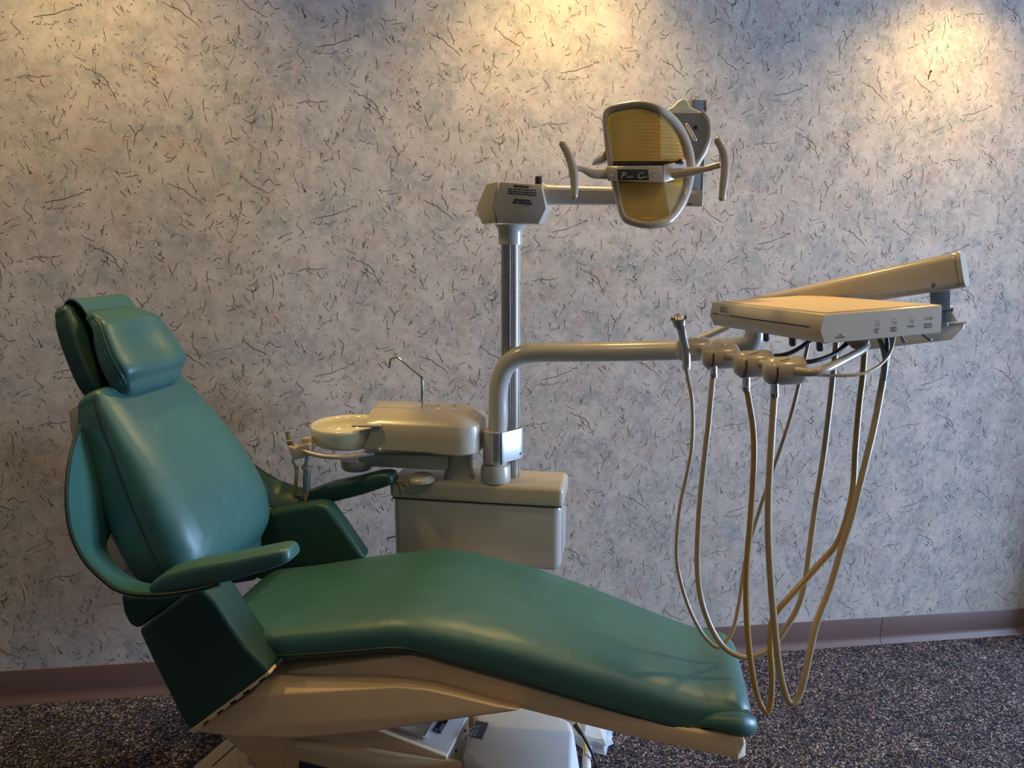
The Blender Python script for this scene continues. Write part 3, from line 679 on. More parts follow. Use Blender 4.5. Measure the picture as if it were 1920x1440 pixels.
part('swing_arm', prism(pxs([(672, 851), (838, 854), (838, 883), (700, 876), (672, 872)], Y=0.31), (0, 0.09, 0), 0.006), BEIGE, cus)
part('drain_cup', lathe([(0, 0), (0.040, 0), (0.045, 0.008), (0.046, 0.030), (0, 0.030)], P(668, 880, Y=0.33) + Vector((0, 0.01, 0.0)), n=36), PUTTY, cus)
sp = part('water_spout', tube([P(792, 772, Y=0.36), P(791, 712, Y=0.36), P(789, 706, Y=0.36), P(768, 689, Y=0.36), P(750, 674, Y=0.36), P(741, 670, Y=0.36), P(734, 673, Y=0.36), P(731, 680, Y=0.36), P(730, 690, Y=0.36)], 0.0040, n=16, smooth=6), CHROME, cus, 'bent chrome spout')
part('spout_escutcheon', lathe([(0, 0), (0.010, 0), (0.010, 0.001), (0, 0.0015)], P(792, 772, Y=0.36), n=20), DARKPL, sp)
for (px, py) in ((822, 772), (852, 773)):
    c = P(px, py, Y=0.36)
    k_ = part('valve_knob', lathe([(0, 0), (0.009, 0), (0.007, 0.004), (0.0025, 0.006), (0.0025, 0.010), (0.0045, 0.017), (0, 0.017)], c + Vector((0, 0, 0.006)), n=18), FIN, cus)
hb_ = [P(700, 850, Y=0.29), P(675, 853, Y=0.262), P(645, 857, Y=0.243), P(612, 856, Y=0.236), P(585, 851, Y=0.236), P(567, 844, Y=0.24)]
part('holder_bar', tube(hb_, 0.0062, n=14), PUTTY, cus)
hbk = part('holder_bracket', prism(pxs([(539, 836), (552, 841), (562, 836), (580, 832), (581, 845), (577, 857), (549, 863)], Y=0.235), (0, 0.035, 0), 0.002), PUTTY, cus)
part('holder_fork', prism(pxs([(563, 823), (580, 822), (584, 832), (590, 838), (586, 842), (566, 834)], Y=0.25), (0, 0.03, 0), 0.002), PUTTY, cus)

# suction instruments held in the cuspidor bracket
se = thing('saliva_ejector', 'small grey saliva ejector valve with thin hose, left in the cuspidor holder', 'suction instrument', P(547, 838, Y=0.252))
part('valve_body', tube([P(549, 843, Y=0.252), P(545, 832, Y=0.252), P(543, 824, Y=0.252), P(540, 816, Y=0.252), P(539, 809, Y=0.252)], [0.0085, 0.0085, 0.0078, 0.006, 0.0058], n=16, smooth=3), GREYPL, se)
part('lever_ring', tube([P(536, 829, Y=0.245), P(548, 826, Y=0.245)], 0.0035, n=10, smooth=0), PUTTY, se)
part('hose', tube([P(550, 860, Y=0.252), P(556, 880, Y=0.256), P(555, 905, Y=0.262), P(552, 930, Y=0.27), P(556, 1000, Y=0.29), P(600, 1100, Y=0.31), P(690, 1090, Y=0.33)], 0.0055, n=12), TUBE, se)
hv = thing('suction_handpiece', 'chromed suction handpiece hanging right of the saliva ejector under the bowl', 'suction instrument', P(577, 870, Y=0.265))
part('valve_body', tube([P(578, 846, Y=0.265), P(577, 862, Y=0.265), P(577, 876, Y=0.265)], [0.0055, 0.008, 0.011], n=18, smooth=3), GREY_E, hv)
part('grip', tube([P(576, 878, Y=0.265), P(575, 900, Y=0.265), P(575, 919, Y=0.265)], [0.0105, 0.010, 0.0095], n=18, smooth=3), ALU, hv)
part('control_collar', lathe([(0.011, -0.004), (0.0155, -0.002), (0.016, 0.006), (0.011, 0.008)], P(576, 877, Y=0.265), n=20, cap=False), PUTTY, hv)
part('hose', tube([P(575, 919, Y=0.265), P(576, 960, Y=0.27), P(590, 1060, Y=0.29), P(640, 1110, Y=0.31), P(700, 1080, Y=0.33)], 0.0075, n=12), TUBE, hv)

# ================================================================== DENTAL LIGHT
PX, PY = 0.100, 0.385
dl = thing('dental_light', 'dental operating light with amber shield on a fluted metal post', 'dental light', (PX, PY, LZ))
z1 = P(955, 458, Y=PY).z
bm = bmesh.new(); rings = []
prof = [(0.0243 - (0.0016 if (j % 3 == 0 and j < 64) else 0.0)) for j in range(96)]
for z in (LZ, z1): rings.append([Vector((PX + prof[j] * math.cos(2 * math.pi * j / 96 + math.pi * 0.75), PY + prof[j] * math.sin(2 * math.pi * j / 96 + math.pi * 0.75), z)) for j in range(96)])
part('post', loft(bm, rings), STEEL, dl, 'fluted brushed metal post', smooth=25)
z2 = P(955, 421, Y=PY).z
part('post_collar', lathe([(0, z1 - 0.001), (0.031, z1 - 0.001), (0.0315, z1 + 0.030), (0.034, z1 + 0.040), (0.042, z2), (0, z2)], (PX, PY, 0), n=44), GREY_E, dl)
gf, gb = 0.325, 0.44
front = pxs([(937, 341), (1015, 346), (1024, 391), (1010, 420), (933, 417), (927, 388)], Y=gf)
capf = pxs([(933, 340.5), (922, 388), (929, 416.5)], Y=gf + 0.004)
gbx = part('gear_housing', hull(front + [p + Vector((0, gb - gf, 0)) for p in front], 0.002), GREY_E, dl)
capb = [P(912, 345, Y=gf + 0.03), P(892, 392, Y=gf + 0.045), P(904, 420, Y=gf + 0.03)]
part('end_cap', hull(capf + capb + [p + Vector((0, 0.10, 0)) for p in capf] + [p + Vector((0, 0.06, 0)) for p in capb], 0.0015), BEIGE, gbx, 'beige faceted end cap')
ux = (front[1] - front[0]).normalized(); uy = Vector((0, 0, 1)); uy = (uy - ux * uy.dot(ux)).normalized()
def ft(s, px, py, size, bold=0.0006, sp_=1.15):
    text('lettering', s, size, P(px, py, Y=gf), ux, uy, INK, gbx, 'CENTER', bold=bold, spacing=sp_)
ft('IMPORTANT', 977.5, 351.5, 0.0062); ft('APPLY THIN COAT OF LUBRICANT TO', 978.5, 356.5, 0.0036, 0.0003); ft('INSIDE SURFACE OF BUSHING BEFORE', 978.5, 361, 0.0036, 0.0003)
ft('INSERTING INTO MOUNTING COLUMN', 979, 365.2, 0.0036, 0.0003); ft('P.N. 021407', 995, 368, 0.0022, 0.0001)
ft('SUITABLE FOR', 979, 377, 0.0056); ft('DRY LOCATIONS', 979, 382, 0.0056); ft('P.N. 021408', 987, 385.3, 0.0022, 0.0001)
kb = P(1009.5, 346, Y=0.37); part('tension_knob', merge(lathe([(0, 0), (0.0085, 0), (0.0085, 0.018), (0.007, 0.020), (0, 0.020)], kb, n=24), lathe([(0, -0.002), (0.013, -0.002), (0.012, 0.001), (0, 0.001)], kb, n=24)), BLACK, dl)
# horizontal arm to the lamp
def arm_loft(pts, sec, m, name, par, up=Vector((0, 0, 1)), **k):
    rings = []
    for i, (p, (w_, h_)) in enumerate(zip(pts, sec)):
        t = (pts[min(i + 1, len(pts) - 1)] - pts[max(0, i - 1)]).normalized(); s_ = t.cross(up).normalized(); u_ = s_.cross(t)
        rings.append([p + s_ * x + u_ * y for x, y in rrect(w_, h_, min(w_, h_) * 0.32)])
    return part(name, loft(bmesh.new(), rings), m, par, **k)
a_ = [P(1018, 366, Y=PY), P(1026, 366, Y=PY), P(1034, 365.5, Y=PY), P(1180, 368, Y=PY), P(1316, 372, Y=PY)]
arm_loft(a_, [(0.055, 0.062), (0.050, 0.052), (0.042, 0.048), (0.040, 0.043), (0.036, 0.040)], GREY_E, 'swing_arm', dl)
vx, vy = Vector((math.cos(0.42), math.sin(0.42), 0)), Vector((-math.sin(0.42), math.cos(0.42), 0))
DB = 1.80
vb0, vb1 = P(1304, 385, D=DB), P(1309, 190, D=DB)
part('drop_bar', box((vb0 + vb1) / 2 + vy * 0.015, (0.036, 0.030, (vb1 - vb0).z), 0.002, ex=vx, ey=vy), GREYPL, dl)
part('drop_bar_cheek', box((vb0 + vb1) / 2 + vx * 0.0195 + vy * 0.015, (0.003, 0.034, (vb1 - vb0).z * 1.01), 0.0008, ex=vx, ey=vy), GREY_E, dl)
part('slot', box(P(1322, 203, D=DB - 0.012), (0.008, 0.006, 0.010), 0), BLACK, dl)
part('slot', box(P(1294, 383, D=DB - 0.005), (0.009, 0.006, 0.003), 0), BLACK, dl)
part('pivot_arm', tube([P(1262, 275, D=1.64), P(1292, 262, D=1.70), P(1304, 258, D=1.76), P(1308, 258, D=1.81)], 0.012, n=16), PUTTY, dl)
# yoke casting behind the lamp
DY = 1.67
yo = [(1243, 208), (1262, 199), (1271, 189), (1280, 184), (1289, 185), (1295, 200), (1318, 210), (1330, 222), (1334, 240), (1334, 262), (1327, 285), (1314, 306), (1306, 322), (1300, 332), (1280, 330), (1270, 260)]
vdir = CC * 0.05
yk_ = part('yoke', prism([P(x, y, D=DY) for x, y in yo], vdir, 0.004, 4), FIN, dl, 'ivory yoke casting')
inl = [(1250, 212), (1316, 212), (1325, 222), (1328, 240), (1326, 262), (1316, 285), (1303, 305), (1292, 300), (1275, 250)]
part('yoke_inlay', prism([P(x, y, D=DY - 0.002) for x, y in inl], CC * 0.003, 0.0006), GREYPL, yk_, 'dark grey recessed plate')
part('rim', tube([P(x, y, D=DY - 0.002) for x, y in ((1316, 210), (1326, 222), (1330, 242), (1328, 264), (1318, 288), (1305, 308), (1299, 318))], 0.0045, n=10), PUTTY, yk_)
part('latch_hole', box(P(1304, 239, D=DY - 0.004), (0.008, 0.003, 0.008), 0.001), BLACK, yk_)
part('tension_rod', tube([P(1288, 235, D=DY - 0.02), P(1303, 262, D=DY - 0.02)], 0.0042, smooth=0, n=12, round_end=True), STEEL, yk_)
# lamp head
def HD(px): return 1.56 + (0.0 if px < 1238 else (px - 1238) * 0.0009) + (0.0002 * (1238 - px) if px < 1238 else 0)
hp = [(1135, 225), (1141, 207), (1165, 199), (1200, 195), (1233, 203), (1260, 222), (1278, 246), (1290, 275), (1296, 308), (1292, 342), (1282, 375), (1266, 403), (1250, 416), (1215, 421), (1182, 414), (1168, 402), (1159, 370), (1152, 335), (1145, 300), (1139, 262)]
rim_ = [P(x, y, D=HD(x)) for x, y in hp]
def closed_spline(pts, n=4):
    m_ = len(pts); out = []
    for i in range(m_):
        p0, p1, p2, p3 = pts[i - 1], pts[i], pts[(i + 1) % m_], pts[(i + 2) % m_]
        for s in range(n):
            t = s / n; out.append(0.5 * ((2 * p1) + (p2 - p0) * t + (2 * p0 - 5 * p1 + 4 * p2 - p3) * t * t + (3 * p1 - p0 - 3 * p2 + p3) * t ** 3))
    return out
rs = closed_spline(rim_)
ctr = sum(rs, Vector()) / len(rs)
bm = bmesh.new(); rings = []
for i, p in enumerate(rs):
    inw = (ctr - p); inw = (inw - CC * inw.dot(CC)).normalized()
    kx = max(0, min(1, (p - ctr).dot(AC) / 0.08)); rings.append([p + inw * x + CC * y for x, y in [((0.0080 + 0.0050 * kx) * math.cos(a) + 0.003 * kx, 0.012 * math.sin(a) + 0.004) for a in [2 * math.pi * j / 14 for j in range(14)]]])
part('lamp_rim', loft(bm, rings, closed=True), PUTTY, dl, smooth=60)
def shell(f0, d0, lay):
    rr = []
    for f, d in lay: rr.append([ctr + (p - ctr) * (f * f0) + CC * (d + d0) for p in rs])
    return loft(bmesh.new(), rr)
bm = shell(1.0, 0.0, [(1.0, 0.006), (0.98, 0.03), (0.86, 0.075), (0.6, 0.105), (0.3, 0.115)])
part('lamp_housing', bm, GREY_E, dl, smooth=60)
AMBER = mat('amber_reflector', (0.85, 0.64, 0.09), 0.25, metal=0.6, bump=0.13, bscale=3)
nt = AMBER.node_tree
wv = nt.nodes.new('ShaderNodeTexWave'); wv.inputs['Scale'].default_value = 42; wv.bands_direction = 'Z'; wv.inputs['Distortion'].default_value = 2.5
bp = [n for n in nt.nodes if n.type == 'BUMP'][0]; tcn = [n for n in nt.nodes if n.type == 'TEX_COORD'][0]
nt.links.new(tcn.outputs['Object'], wv.inputs['Vector']); nt.links.new(wv.outputs['Fac'], bp.inputs['Height'])
rf = shell(0.95, 0.004, [(1.0, 0.0), (0.97, 0.012), (0.90, 0.035), (0.75, 0.062), (0.5, 0.082), (0.2, 0.09)])
rf.faces.ensure_lookup_table()
part('reflector', rf, AMBER, dl, 'ribbed amber reflector', smooth=60)
SHIELD = mat('amber_shield', (0.95, 0.78, 0.38), 0.04, trans=0.88, ior=1.12, coat=1.0, spec=0.8)
def pane(name, pts, par=dl):
    q = [P(x, y, D=HD(x) - 0.001) for x, y in pts]; return part(name, prism(q, CC * 0.0015, 0), SHIELD, par, smooth=0)
sh1 = pane('upper_shield', [(1151, 301), (1145, 225), (1150, 213), (1172, 206), (1204, 204), (1238, 214), (1239, 301)])
sh2 = pane('upper_shield', [(1239, 301), (1238, 214), (1258, 232), (1272, 255), (1282, 285), (1284, 298)])
pane('lower_shield', [(1160, 342), (1168, 392), (1176, 405), (1215, 412), (1256, 408), (1245, 342)])
pane('lower_shield', [(1245, 342), (1256, 408), (1270, 385), (1282, 345)])
part('shield_shade', prism([P(x, y, D=1.565) for x, y in ((1150, 302), (1270, 302), (1276, 297), (1282, 306), (1150, 312))], CC * 0.04, 0), BLACK, dl, 'dark gap between the shields')
D0 = 1.535
bar = part('crossbar', hull([P(x, y, D=d) for x, y in ((1136, 312), (1242, 310), (1245, 342), (1139, 339)) for d in (D0, D0 + 0.035)], 0.002), PUTTY, dl)
part('crossbar', hull([P(1243, 311, D=D0), P(1245, 342, D=D0), P(1243, 309, D=D0 + 0.02), P(1284, 298, D=D0 + 0.055), P(1288, 330, D=D0 + 0.055), P(1290, 298, D=D0 + 0.09), P(1290, 328, D=D0 + 0.09), P(1243, 312, D=D0 + 0.05), P(1245, 340, D=D0 + 0.05)], 0.002), PUTTY, dl)
npl = part('nameplate', prism([P(x, y, D=D0 - 0.0006) for x, y in ((1157, 317), (1215, 317.5), (1217, 338), (1159, 338))], CC * 0.001, 0.0004), BLACK, bar, 'black nameplate with silver script')
hx = (P(1215, 327, D=D0) - P(1157, 327, D=D0)).normalized(); hy = (P(1186, 317, D=D0) - P(1186, 338, D=D0)).normalized()
text('lettering', 'P', 0.019, P(1163, 335, D=D0 - 0.001), hx, hy, SILVER, npl, shear=0.3); text('lettering', 'elton', 0.007, P(1174, 333.5, D=D0 - 0.001), hx, hy, SILVER, npl, shear=0.3)
text('lettering', 'C', 0.019, P(1193, 335, D=D0 - 0.001), hx, hy, SILVER, npl, shear=0.3); text('lettering', 'rane', 0.007, P(1202, 333.5, D=D0 - 0.001), hx, hy, SILVER, npl, shear=0.3)
for (x, y) in ((1146, 327), (1227, 328)):
    part('crossbar_screw', lathe([(0, 0), (0.0042, 0), (0.0042, 0.001), (0, 0.0005)], P(x, y, D=D0 - 0.0005), -CC, n=16), STEEL, bar)
def handle(arm_pts, grip_pts, D, Dend):
    h = part('handle', tube([P(x, y, D=D) for x, y in grip_pts], [0.0075, 0.0088, 0.0092, 0.0088, 0.0072], n=16, round_end=True), PUTTY, dl, smooth=60)
    k = len(arm_pts); part('handle_stem', tube([P(x, y, D=Dend + (D - Dend) * i / (k - 1)) for i, (x, y) in enumerate(arm_pts)], [0.011, 0.010, 0.006, 0.0065], n=14, flat=(1.0, 0.7)), PUTTY, h)
handle([(1138, 326), (1112, 325), (1092, 317), (1075, 315)], [(1055, 270), (1065, 288), (1073, 312), (1077, 340), (1077, 367)], 1.52, 1.545)
handle([(1252, 327), (1290, 323), (1322, 317), (1350, 309)], [(1346, 263), (1356, 284), (1360, 312), (1357, 345), (1354, 371)], 1.53, 1.56)
part('pivot_link', prism([P(x, y, D=1.60) for x, y in ((1110, 306), (1128, 284), (1138, 280), (1138, 300), (1128, 304))], CC * 0.02, 0.002), STEEL, dl)

# ================================================================== DELIVERY UNIT
TX, TY = 0.067, 0.340
du = thing('delivery_unit', 'dentist delivery console on a bent tube and a slanting spring arm', 'delivery unit', (TX, TY, LZ))
part('tube_base', lathe([(0, 0), (0.040, 0), (0.040, 0.034), (0.037, 0.044), (0.030, 0.047), (0.030, 0.050), (0.034, 0.053), (0.034, 0.060), (0.028, 0.062), (0, 0.062)], (TX, TY, LZ), n=44), GREY_E, du)
zc0, zc1 = P(935, 870, Y=TY - 0.03).z, P(935, 812, Y=TY - 0.03).z
def stad(r):
    o = []; A_, B_ = Vector((TX, TY)), Vector((PX, PY)); d = (B_ - A_); an = math.atan2(d.y, d.x)
    for i in range(17): a = an + math.pi / 2 + math.pi * i / 16; o.append((A_.x + r * math.cos(a), A_.y + r * math.sin(a)))
    for i in range(17): a = an - math.pi / 2 + math.pi * i / 16; o.append((B_.x + r * math.cos(a), B_.y + r * math.sin(a)))
    return o
cl = part('clamp', prism([Vector((x, y, zc0)) for x, y in stad(0.034)], (0, 0, zc1 - zc0), 0.0015), ALU, du, 'brushed aluminium clamp round tube and post')
for px in (920, 940):
    q = P(px, 840, Y=TY - 0.030); part('clamp_slot', box((q.x, TY - 0.0325, (zc0 + zc1) / 2), (0.004, 0.004, zc1 - zc0 + 0.001), 0), DARKPL, cl)
part('clamp_gap', tube([Vector((TX - 0.008, TY - 0.012, zc0 - 0.001)), Vector((TX - 0.008, TY - 0.012, zc1 + 0.001))], 0.0235, n=28, smooth=0), GREY_E, cl)
part('set_screw', lathe([(0, 0), (0.004, 0), (0.003, -0.001), (0, -0.001)], Vector((PX + 0.030, PY - 0.0165, zc0 + 0.014)), (0.88, -0.48, 0), n=14), BLACK, cl)
ZT = P(1150, 660, Y=TY - 0.0).z
tp = [Vector((TX, TY, LZ + 0.06)), P(934, 790, Y=TY), P(934, 745, Y=TY), P(938, 712, Y=TY), P(951, 684, Y=TY), P(975, 667, Y=TY), P(1005, 661, Y=TY), P(1060, 660, Y=TY), P(1150, 659, Y=TY), P(1285, 656, Y=TY)]
part('support_tube', tube(tp, 0.0252, n=30, smooth=7), GREY_E, du, smooth=60)
part('inner_tube', tube([P(1270, 653, Y=TY), P(1340, 650, Y=TY), P(1390, 648, Y=TY), P(1408, 643, Y=TY), P(1414, 628, Y=TY), P(1414, 600, Y=TY), P(1414, 570, Y=TY)], [0.0205, 0.0205, 0.021, 0.0235, 0.0235, 0.021, 0.021], n=26), GREY_E, du, smooth=60)
part('strut', tube([P(1300, 640, Y=0.30), P(1330, 628, Y=0.30), P(1365, 612, Y=0.30)], 0.008, n=12), GREY_E, du)
# spring arm
sa_, sb_ = P(1400, 580, D=1.84), P(1800, 506, D=1.52)
d = (sb_ - sa_).normalized(); s_ = d.cross(Vector((0, 0, 1))).normalized(); u_ = s_.cross(d)
rings = []
for t, wd, h in ((0, 0.040, 0.052), (0.3, 0.046, 0.058), (0.7, 0.052, 0.068), (0.985, 0.052, 0.074), (1.0, 0.046, 0.068)):
    c_ = sa_.lerp(sb_, t); prof = [(x, y) for x, y in rrect(wd, h, 0.016, 5)]
    rings.append([c_ + s_ * x + u_ * (y if y < 0 else y) for x, y in prof])
sp_arm = part('spring_arm', loft(bmesh.new(), rings), BEIGE, du, smooth=30)
part('end_cap', loft(bmesh.new(), [[sb_ + d * k + s_ * x * f + u_ * y * f for x, y in rrect(0.053, 0.075, 0.018, 5)] for k, f in ((0.001, 1.0), (0.006, 1.0), (0.009, 0.95))]), BEIGE, sp_arm)
part('arm_screw', lathe([(0, 0), (0.0055, 0), (0.0055, 0.0015), (0, 0.001)], P(1748, 535, D=1.49), (0.2, -0.95, 0), n=16), STEEL, sp_arm)
part('arm_post', hull([P(x, y, D=dd) for x, y in ((1743, 542), (1783, 538), (1783, 580), (1745, 585)) for dd in (1.56, 1.60)], 0.002), GREYPL, du, 'dark post below the spring arm')
part('hanger', hull([P(x, y, D=dd) for x, y in ((1735, 578), (1775, 576), (1778, 612), (1735, 614)) for dd in (1.585, 1.61)], 0.002), GREYPL, du)
# console in its own frame: U along the lettered face, V along the striped face, W up
N0 = Vector((0.7562, -0.1425, 1.27)); U = Vector((0.90118, 0.43136, 0.04245)).normalized(); V = Vector((-0.43125, 0.90215, -0.01221)).normalized(); Wv = U.cross(V)
def T3(u, v, w): return N0 + U * u + V * v + Wv * w
WU, DV = 0.2632, 0.3756
rings = []
for w_, iu, iv in ((-0.0005, 0.004, 0.004), (-0.003, 0.001, 0.001), (-0.030, 0.0, -0.006), (-0.052, 0.0, 0.004), (-0.054, 0.003, 0.007)):
    rings.append([T3(iv, iu, w_), T3(WU - 0.001, iu, w_), T3(WU - 0.001, DV - 0.001, w_), T3(iv, DV - 0.001, w_)])
bm = loft(bmesh.new(), rings); bevel(bm, 0.0012, 2)
con = part('console', bm, BEIGE, du, 'flat beige instrument console')
part('tray_surface', box(T3(WU / 2, DV / 2, 0.0002), (WU - 0.03, DV - 0.03, 0.0015), 0.0006, ex=U, ey=V, ez=Wv), BEIGE_T, con)
for v0, v1, w0, w1 in ((0.033, 0.293, -0.0275, -0.0290),):
    part('stripe', box(T3(-0.0052, (v0 + v1) / 2, -0.0255), (0.0012, v1 - v0, 0.0022), 0, ex=U, ey=V, ez=Wv), INK, con, 'thin dark stripe')
part('stripe', box(T3(-0.0052, 0.352, -0.0255), (0.0012, 0.022, 0.0022), 0, ex=U, ey=V, ez=Wv), INK, con)
part('stripe', box(T3(-0.0052, 0.317, -0.0262), (0.0010, 0.040, 0.0008), 0, ex=U, ey=V, ez=Wv), INKG, con)
text('lettering', 'DCI', 0.0175, T3(-0.0030, 0.336, -0.0200), -V, Wv, INKG, con, spacing=0.95, lift=0.0010)
def ct(s, u, w_, size, b=0.0, al='CENTER'): text('lettering', s, size, T3(u, 0.0, w_), U, Wv, INKG, con, al, bold=b, lift=0.0006)
ct('AIR\nCOOLANT', 0.037, -0.0415, 0.0042); ct('CUP\nFILL', 0.116, -0.0375, 0.0050); ct('BOWL\nRINSE', 0.154, -0.0375, 0.0050); ct('FLUSH', 0.193, -0.0375, 0.0050); ct('I  O', 0.234, -0.0270, 0.0090); ct('MASTER\nON-OFF', 0.232, -0.0365, 0.0050)
for u in (0.117, 0.155, 0.194):
    bm = bmesh.new(); c_ = T3(u, -0.0004, -0.0245)
    o1 = rrect(0.0100, 0.0110, 0.0025, 3); o2 = rrect(0.0088, 0.0098, 0.002, 3)
    va = [bm.verts.new(c_ + U * x + Wv * y) for x, y in o1]; vb = [bm.verts.new(c_ + U * x + Wv * y) for x, y in o2]
    for i in range(len(va)): bm.faces.new((va[i], va[(i + 1) % len(va)], vb[(i + 1) % len(vb)], vb[i]))
    box(c_, (0.0045, 0.0002, 0.0008), 0, ex=U, ey=V, ez=Wv, bm0=bm); box(c_ - Wv * 0.002, (0.0035, 0.0002, 0.0008), 0, ex=U, ey=V, ez=Wv, bm0=bm)
    part('symbol', bm, INKG, con, smooth=0)
for (x, y, vv) in ((1435, 618, 0.185), (1484, 622, 0.10), (1531, 632, 0.03)):
    q = T3(0.018, {0.185: 0.195, 0.10: 0.110, 0.03: 0.030}[vv], -0.054)
    part('flow_knob', lathe([(0, 0), (0.0068, 0), (0.0068, -0.014), (0.0045, -0.018), (0, -0.018)], q, Wv, n=18), DARKPL, con)
part('toggle', tube([T3(0.178, 0.01, -0.052), T3(0.184, 0.005, -0.066)], [0.0032, 0.0042], n=10, smooth=0), STEEL, con)
part('toggle', tube([T3(0.222, 0.01, -0.050), T3(0.238, 0.0, -0.064)], [0.0030, 0.0035], n=10, smooth=0, round_end=True), STEEL, con)
# carrier under the back of the console
cr_ = part('carrier', hull([P(x, y, D=1.60 + k) for x, y in ((1600, 612), (1810, 606), (1807, 617), (1786, 637), (1622, 656), (1600, 640)) for k in (0.0, 0.06)], 0.003), BEIGE, du)
part('carrier_lip', hull([P(x, y, D=1.595 + k) for x, y in ((1770, 607), (1813, 603), (1813, 606), (1770, 611)) for k in (0.0, 0.07)], 0.0005), BEIGE, cr_)
part('carrier_cheek', hull([P(x, y, D=1.585 + k) for x, y in ((1768, 572), (1783, 581), (1796, 603), (1768, 606)) for k in (0.0, 0.004)], 0.0005), GREY_E, cr_)
part('carrier_bolt', lathe([(0, 0), (0.006, 0), (0.006, 0.01), (0, 0.011)], P(1777, 579, D=1.58), (1, -0.3, 0), n=12), STEEL, cr_)
# holder bar and four holders
HB = [(1300, 655, 1.66), (1350, 668, 1.57), (1412, 682, 1.465), (1470, 695, 1.38)]
bp_ = [P(x, y - 4, D=dd) for x, y, dd in HB] + [P(1515, 698, D=1.345), P(1545, 693, D=1.345), P(1580, 676, D=1.38), P(1610, 660, D=1.42), P(1624, 648, D=1.45), P(1624, 634, D=1.48)]
part('holder_bar', tube(bp_, 0.0078, n=16), PUTTY, du, smooth=60)
part('bar_socket', hull([P(x, y, D=1.44 + k) for x, y in ((1585, 640), (1632, 636), (1628, 650), (1600, 655)) for k in (0, 0.05)], 0.004), PUTTY, du)
ax_ = (U * 0.97 - V * 0.25).normalized()
for i, (x, y, dd) in enumerate(HB):
    c_ = P(x + 1, y, D=dd); r_ = 0.0265
    h = part('handpiece_holder', lathe([(0, -0.040), (0.010, -0.0395), (0.019, -0.036), (0.0245, -0.029), (r_, -0.020), (r_, 0.026), (0.0245, 0.033), (0.018, 0.037), (0, 0.038)], c_, ax_, n=36), PUTTY, du, smooth=60)
    # slot cut for the coupling, shown as a dark slit in the barrel
    fwd = -ax_.cross(Vector((0, 0, 1))).normalized(); fwd = fwd if fwd.y < 0 else -fwd
    bm = bmesh.new(); dn = Vector((0, 0, -1))
    rr = []
    for k in range(9):
        a = math.radians(20 + 130 * k / 8 - 10); dr = fwd * math.cos(a - 0.6) + dn * math.sin(a - 0.6)
        p_ = c_ - ax_ * 0.023 + dr * (r_ + 0.0001); rr.append([p_ - ax_ * 0.0016, p_ + ax_ * 0.0016, p_ + ax_ * 0.0016 + dr * 0.0007, p_ - ax_ * 0.0016 + dr * 0.0007])
    part('slit', loft(bm, rr), CRACK, h)
    bm = tube([c_ + ax_ * (-0.016) + fwd * 0.0155 + Vector((0, 0, 0.0215)), c_ + ax_ * 0.004 + fwd * 0.010 + Vector((0, 0, 0.0255)), c_ + ax_ * 0.016 + fwd * (-0.004) + Vector((0, 0, 0.0268))], 0.0015, n=6)
    part('moulded_ridge', bm, PUTTY, h)
# supply tubes under the console
for nm, pts, r_, m_ in (('supply_tube', [(1440, 669, 1.50), (1475, 664, 1.50), (1500, 652, 1.50), (1522, 636, 1.50)], 0.0045, DARKPL), ('supply_tube', [(1500, 680, 1.42), (1530, 676, 1.42), (1565, 663, 1.44), (1592, 640, 1.46)], 0.0045, DARKPL),
                     ('supply_tube', [(1508, 701, 1.36), (1560, 704, 1.37), (1610, 702, 1.38), (1645, 688, 1.40), (1668, 662, 1.42), (1678, 628, 1.44)], 0.0030, TUBE), ('supply_tube', [(1648, 632, 1.46), (1656, 655, 1.46), (1660, 680, 1.455), (1657, 712, 1.45)], 0.0050, GREYPL),
                     ('supply_tube', [(1672, 628, 1.47), (1668, 650, 1.46), (1660, 675, 1.455)], 0.0050, GREYPL), ('supply_tube', [(1662, 628, 1.45), (1664, 650, 1.455), (1660, 672, 1.46)], 0.004, DARKPL)):
    part(nm, tube([P(x, y, D=dd) for x, y, dd in pts], r_, n=10), m_, du)

# ================================================================== SYRINGE AND HANDPIECE HOSES (each hangs in its holder)
def hose_path(pts, d0, d1):
    # depth runs evenly along the length from holder to console
    L = [0.0]
    for (x0, y0), (x1, y1) in zip(pts[:-1], pts[1:]): L.append(L[-1] + math.hypot(x1 - x0, y1 - y0))
    return [P(x, y, D=d0 + (d1 - d0) * (l / L[-1])) for (x, y), l in zip(pts, L)]
def hose_ribbed(pts, r, n=12): return tube(pts, r, n=n, smooth=6)
sy = thing('air_water_syringe', 'metal air and water syringe with a thin hose, in the leftmost holder', 'syringe', P(1288, 680, D=1.63))
DS = 1.625
body = part('handle', tube([P(1288, 688, D=DS), P(1286, 660, D=DS), P(1281, 635, D=DS), P(1278, 618, D=DS), P(1274, 605, D=DS)], [0.0085, 0.0095, 0.0090, 0.0100, 0.0125], n=20, smooth=4), STEEL, sy, smooth=60)
part('valve_head', tube([P(1275, 612, D=DS), P(1273, 601, D=DS), P(1272, 593, D=DS), P(1273, 588, D=DS)], [0.0125, 0.0155, 0.0110, 0.0040], n=20, smooth=4), STEEL, sy)
for x, y in ((1260, 597), (1285, 594)): part('button', lathe([(0, -0.003), (0.005, -0.003), (0.0055, 0.002), (0, 0.004)], P(x, y, D=DS - 0.004), (-1 if x < 1270 else 1, -0.2, 0.3), n=16), STEEL, sy)
part('collar', tube([P(1286, 683, D=DS), P(1287, 694, D=DS)], [0.0098, 0.0085], n=18, smooth=0), CHROME, sy)
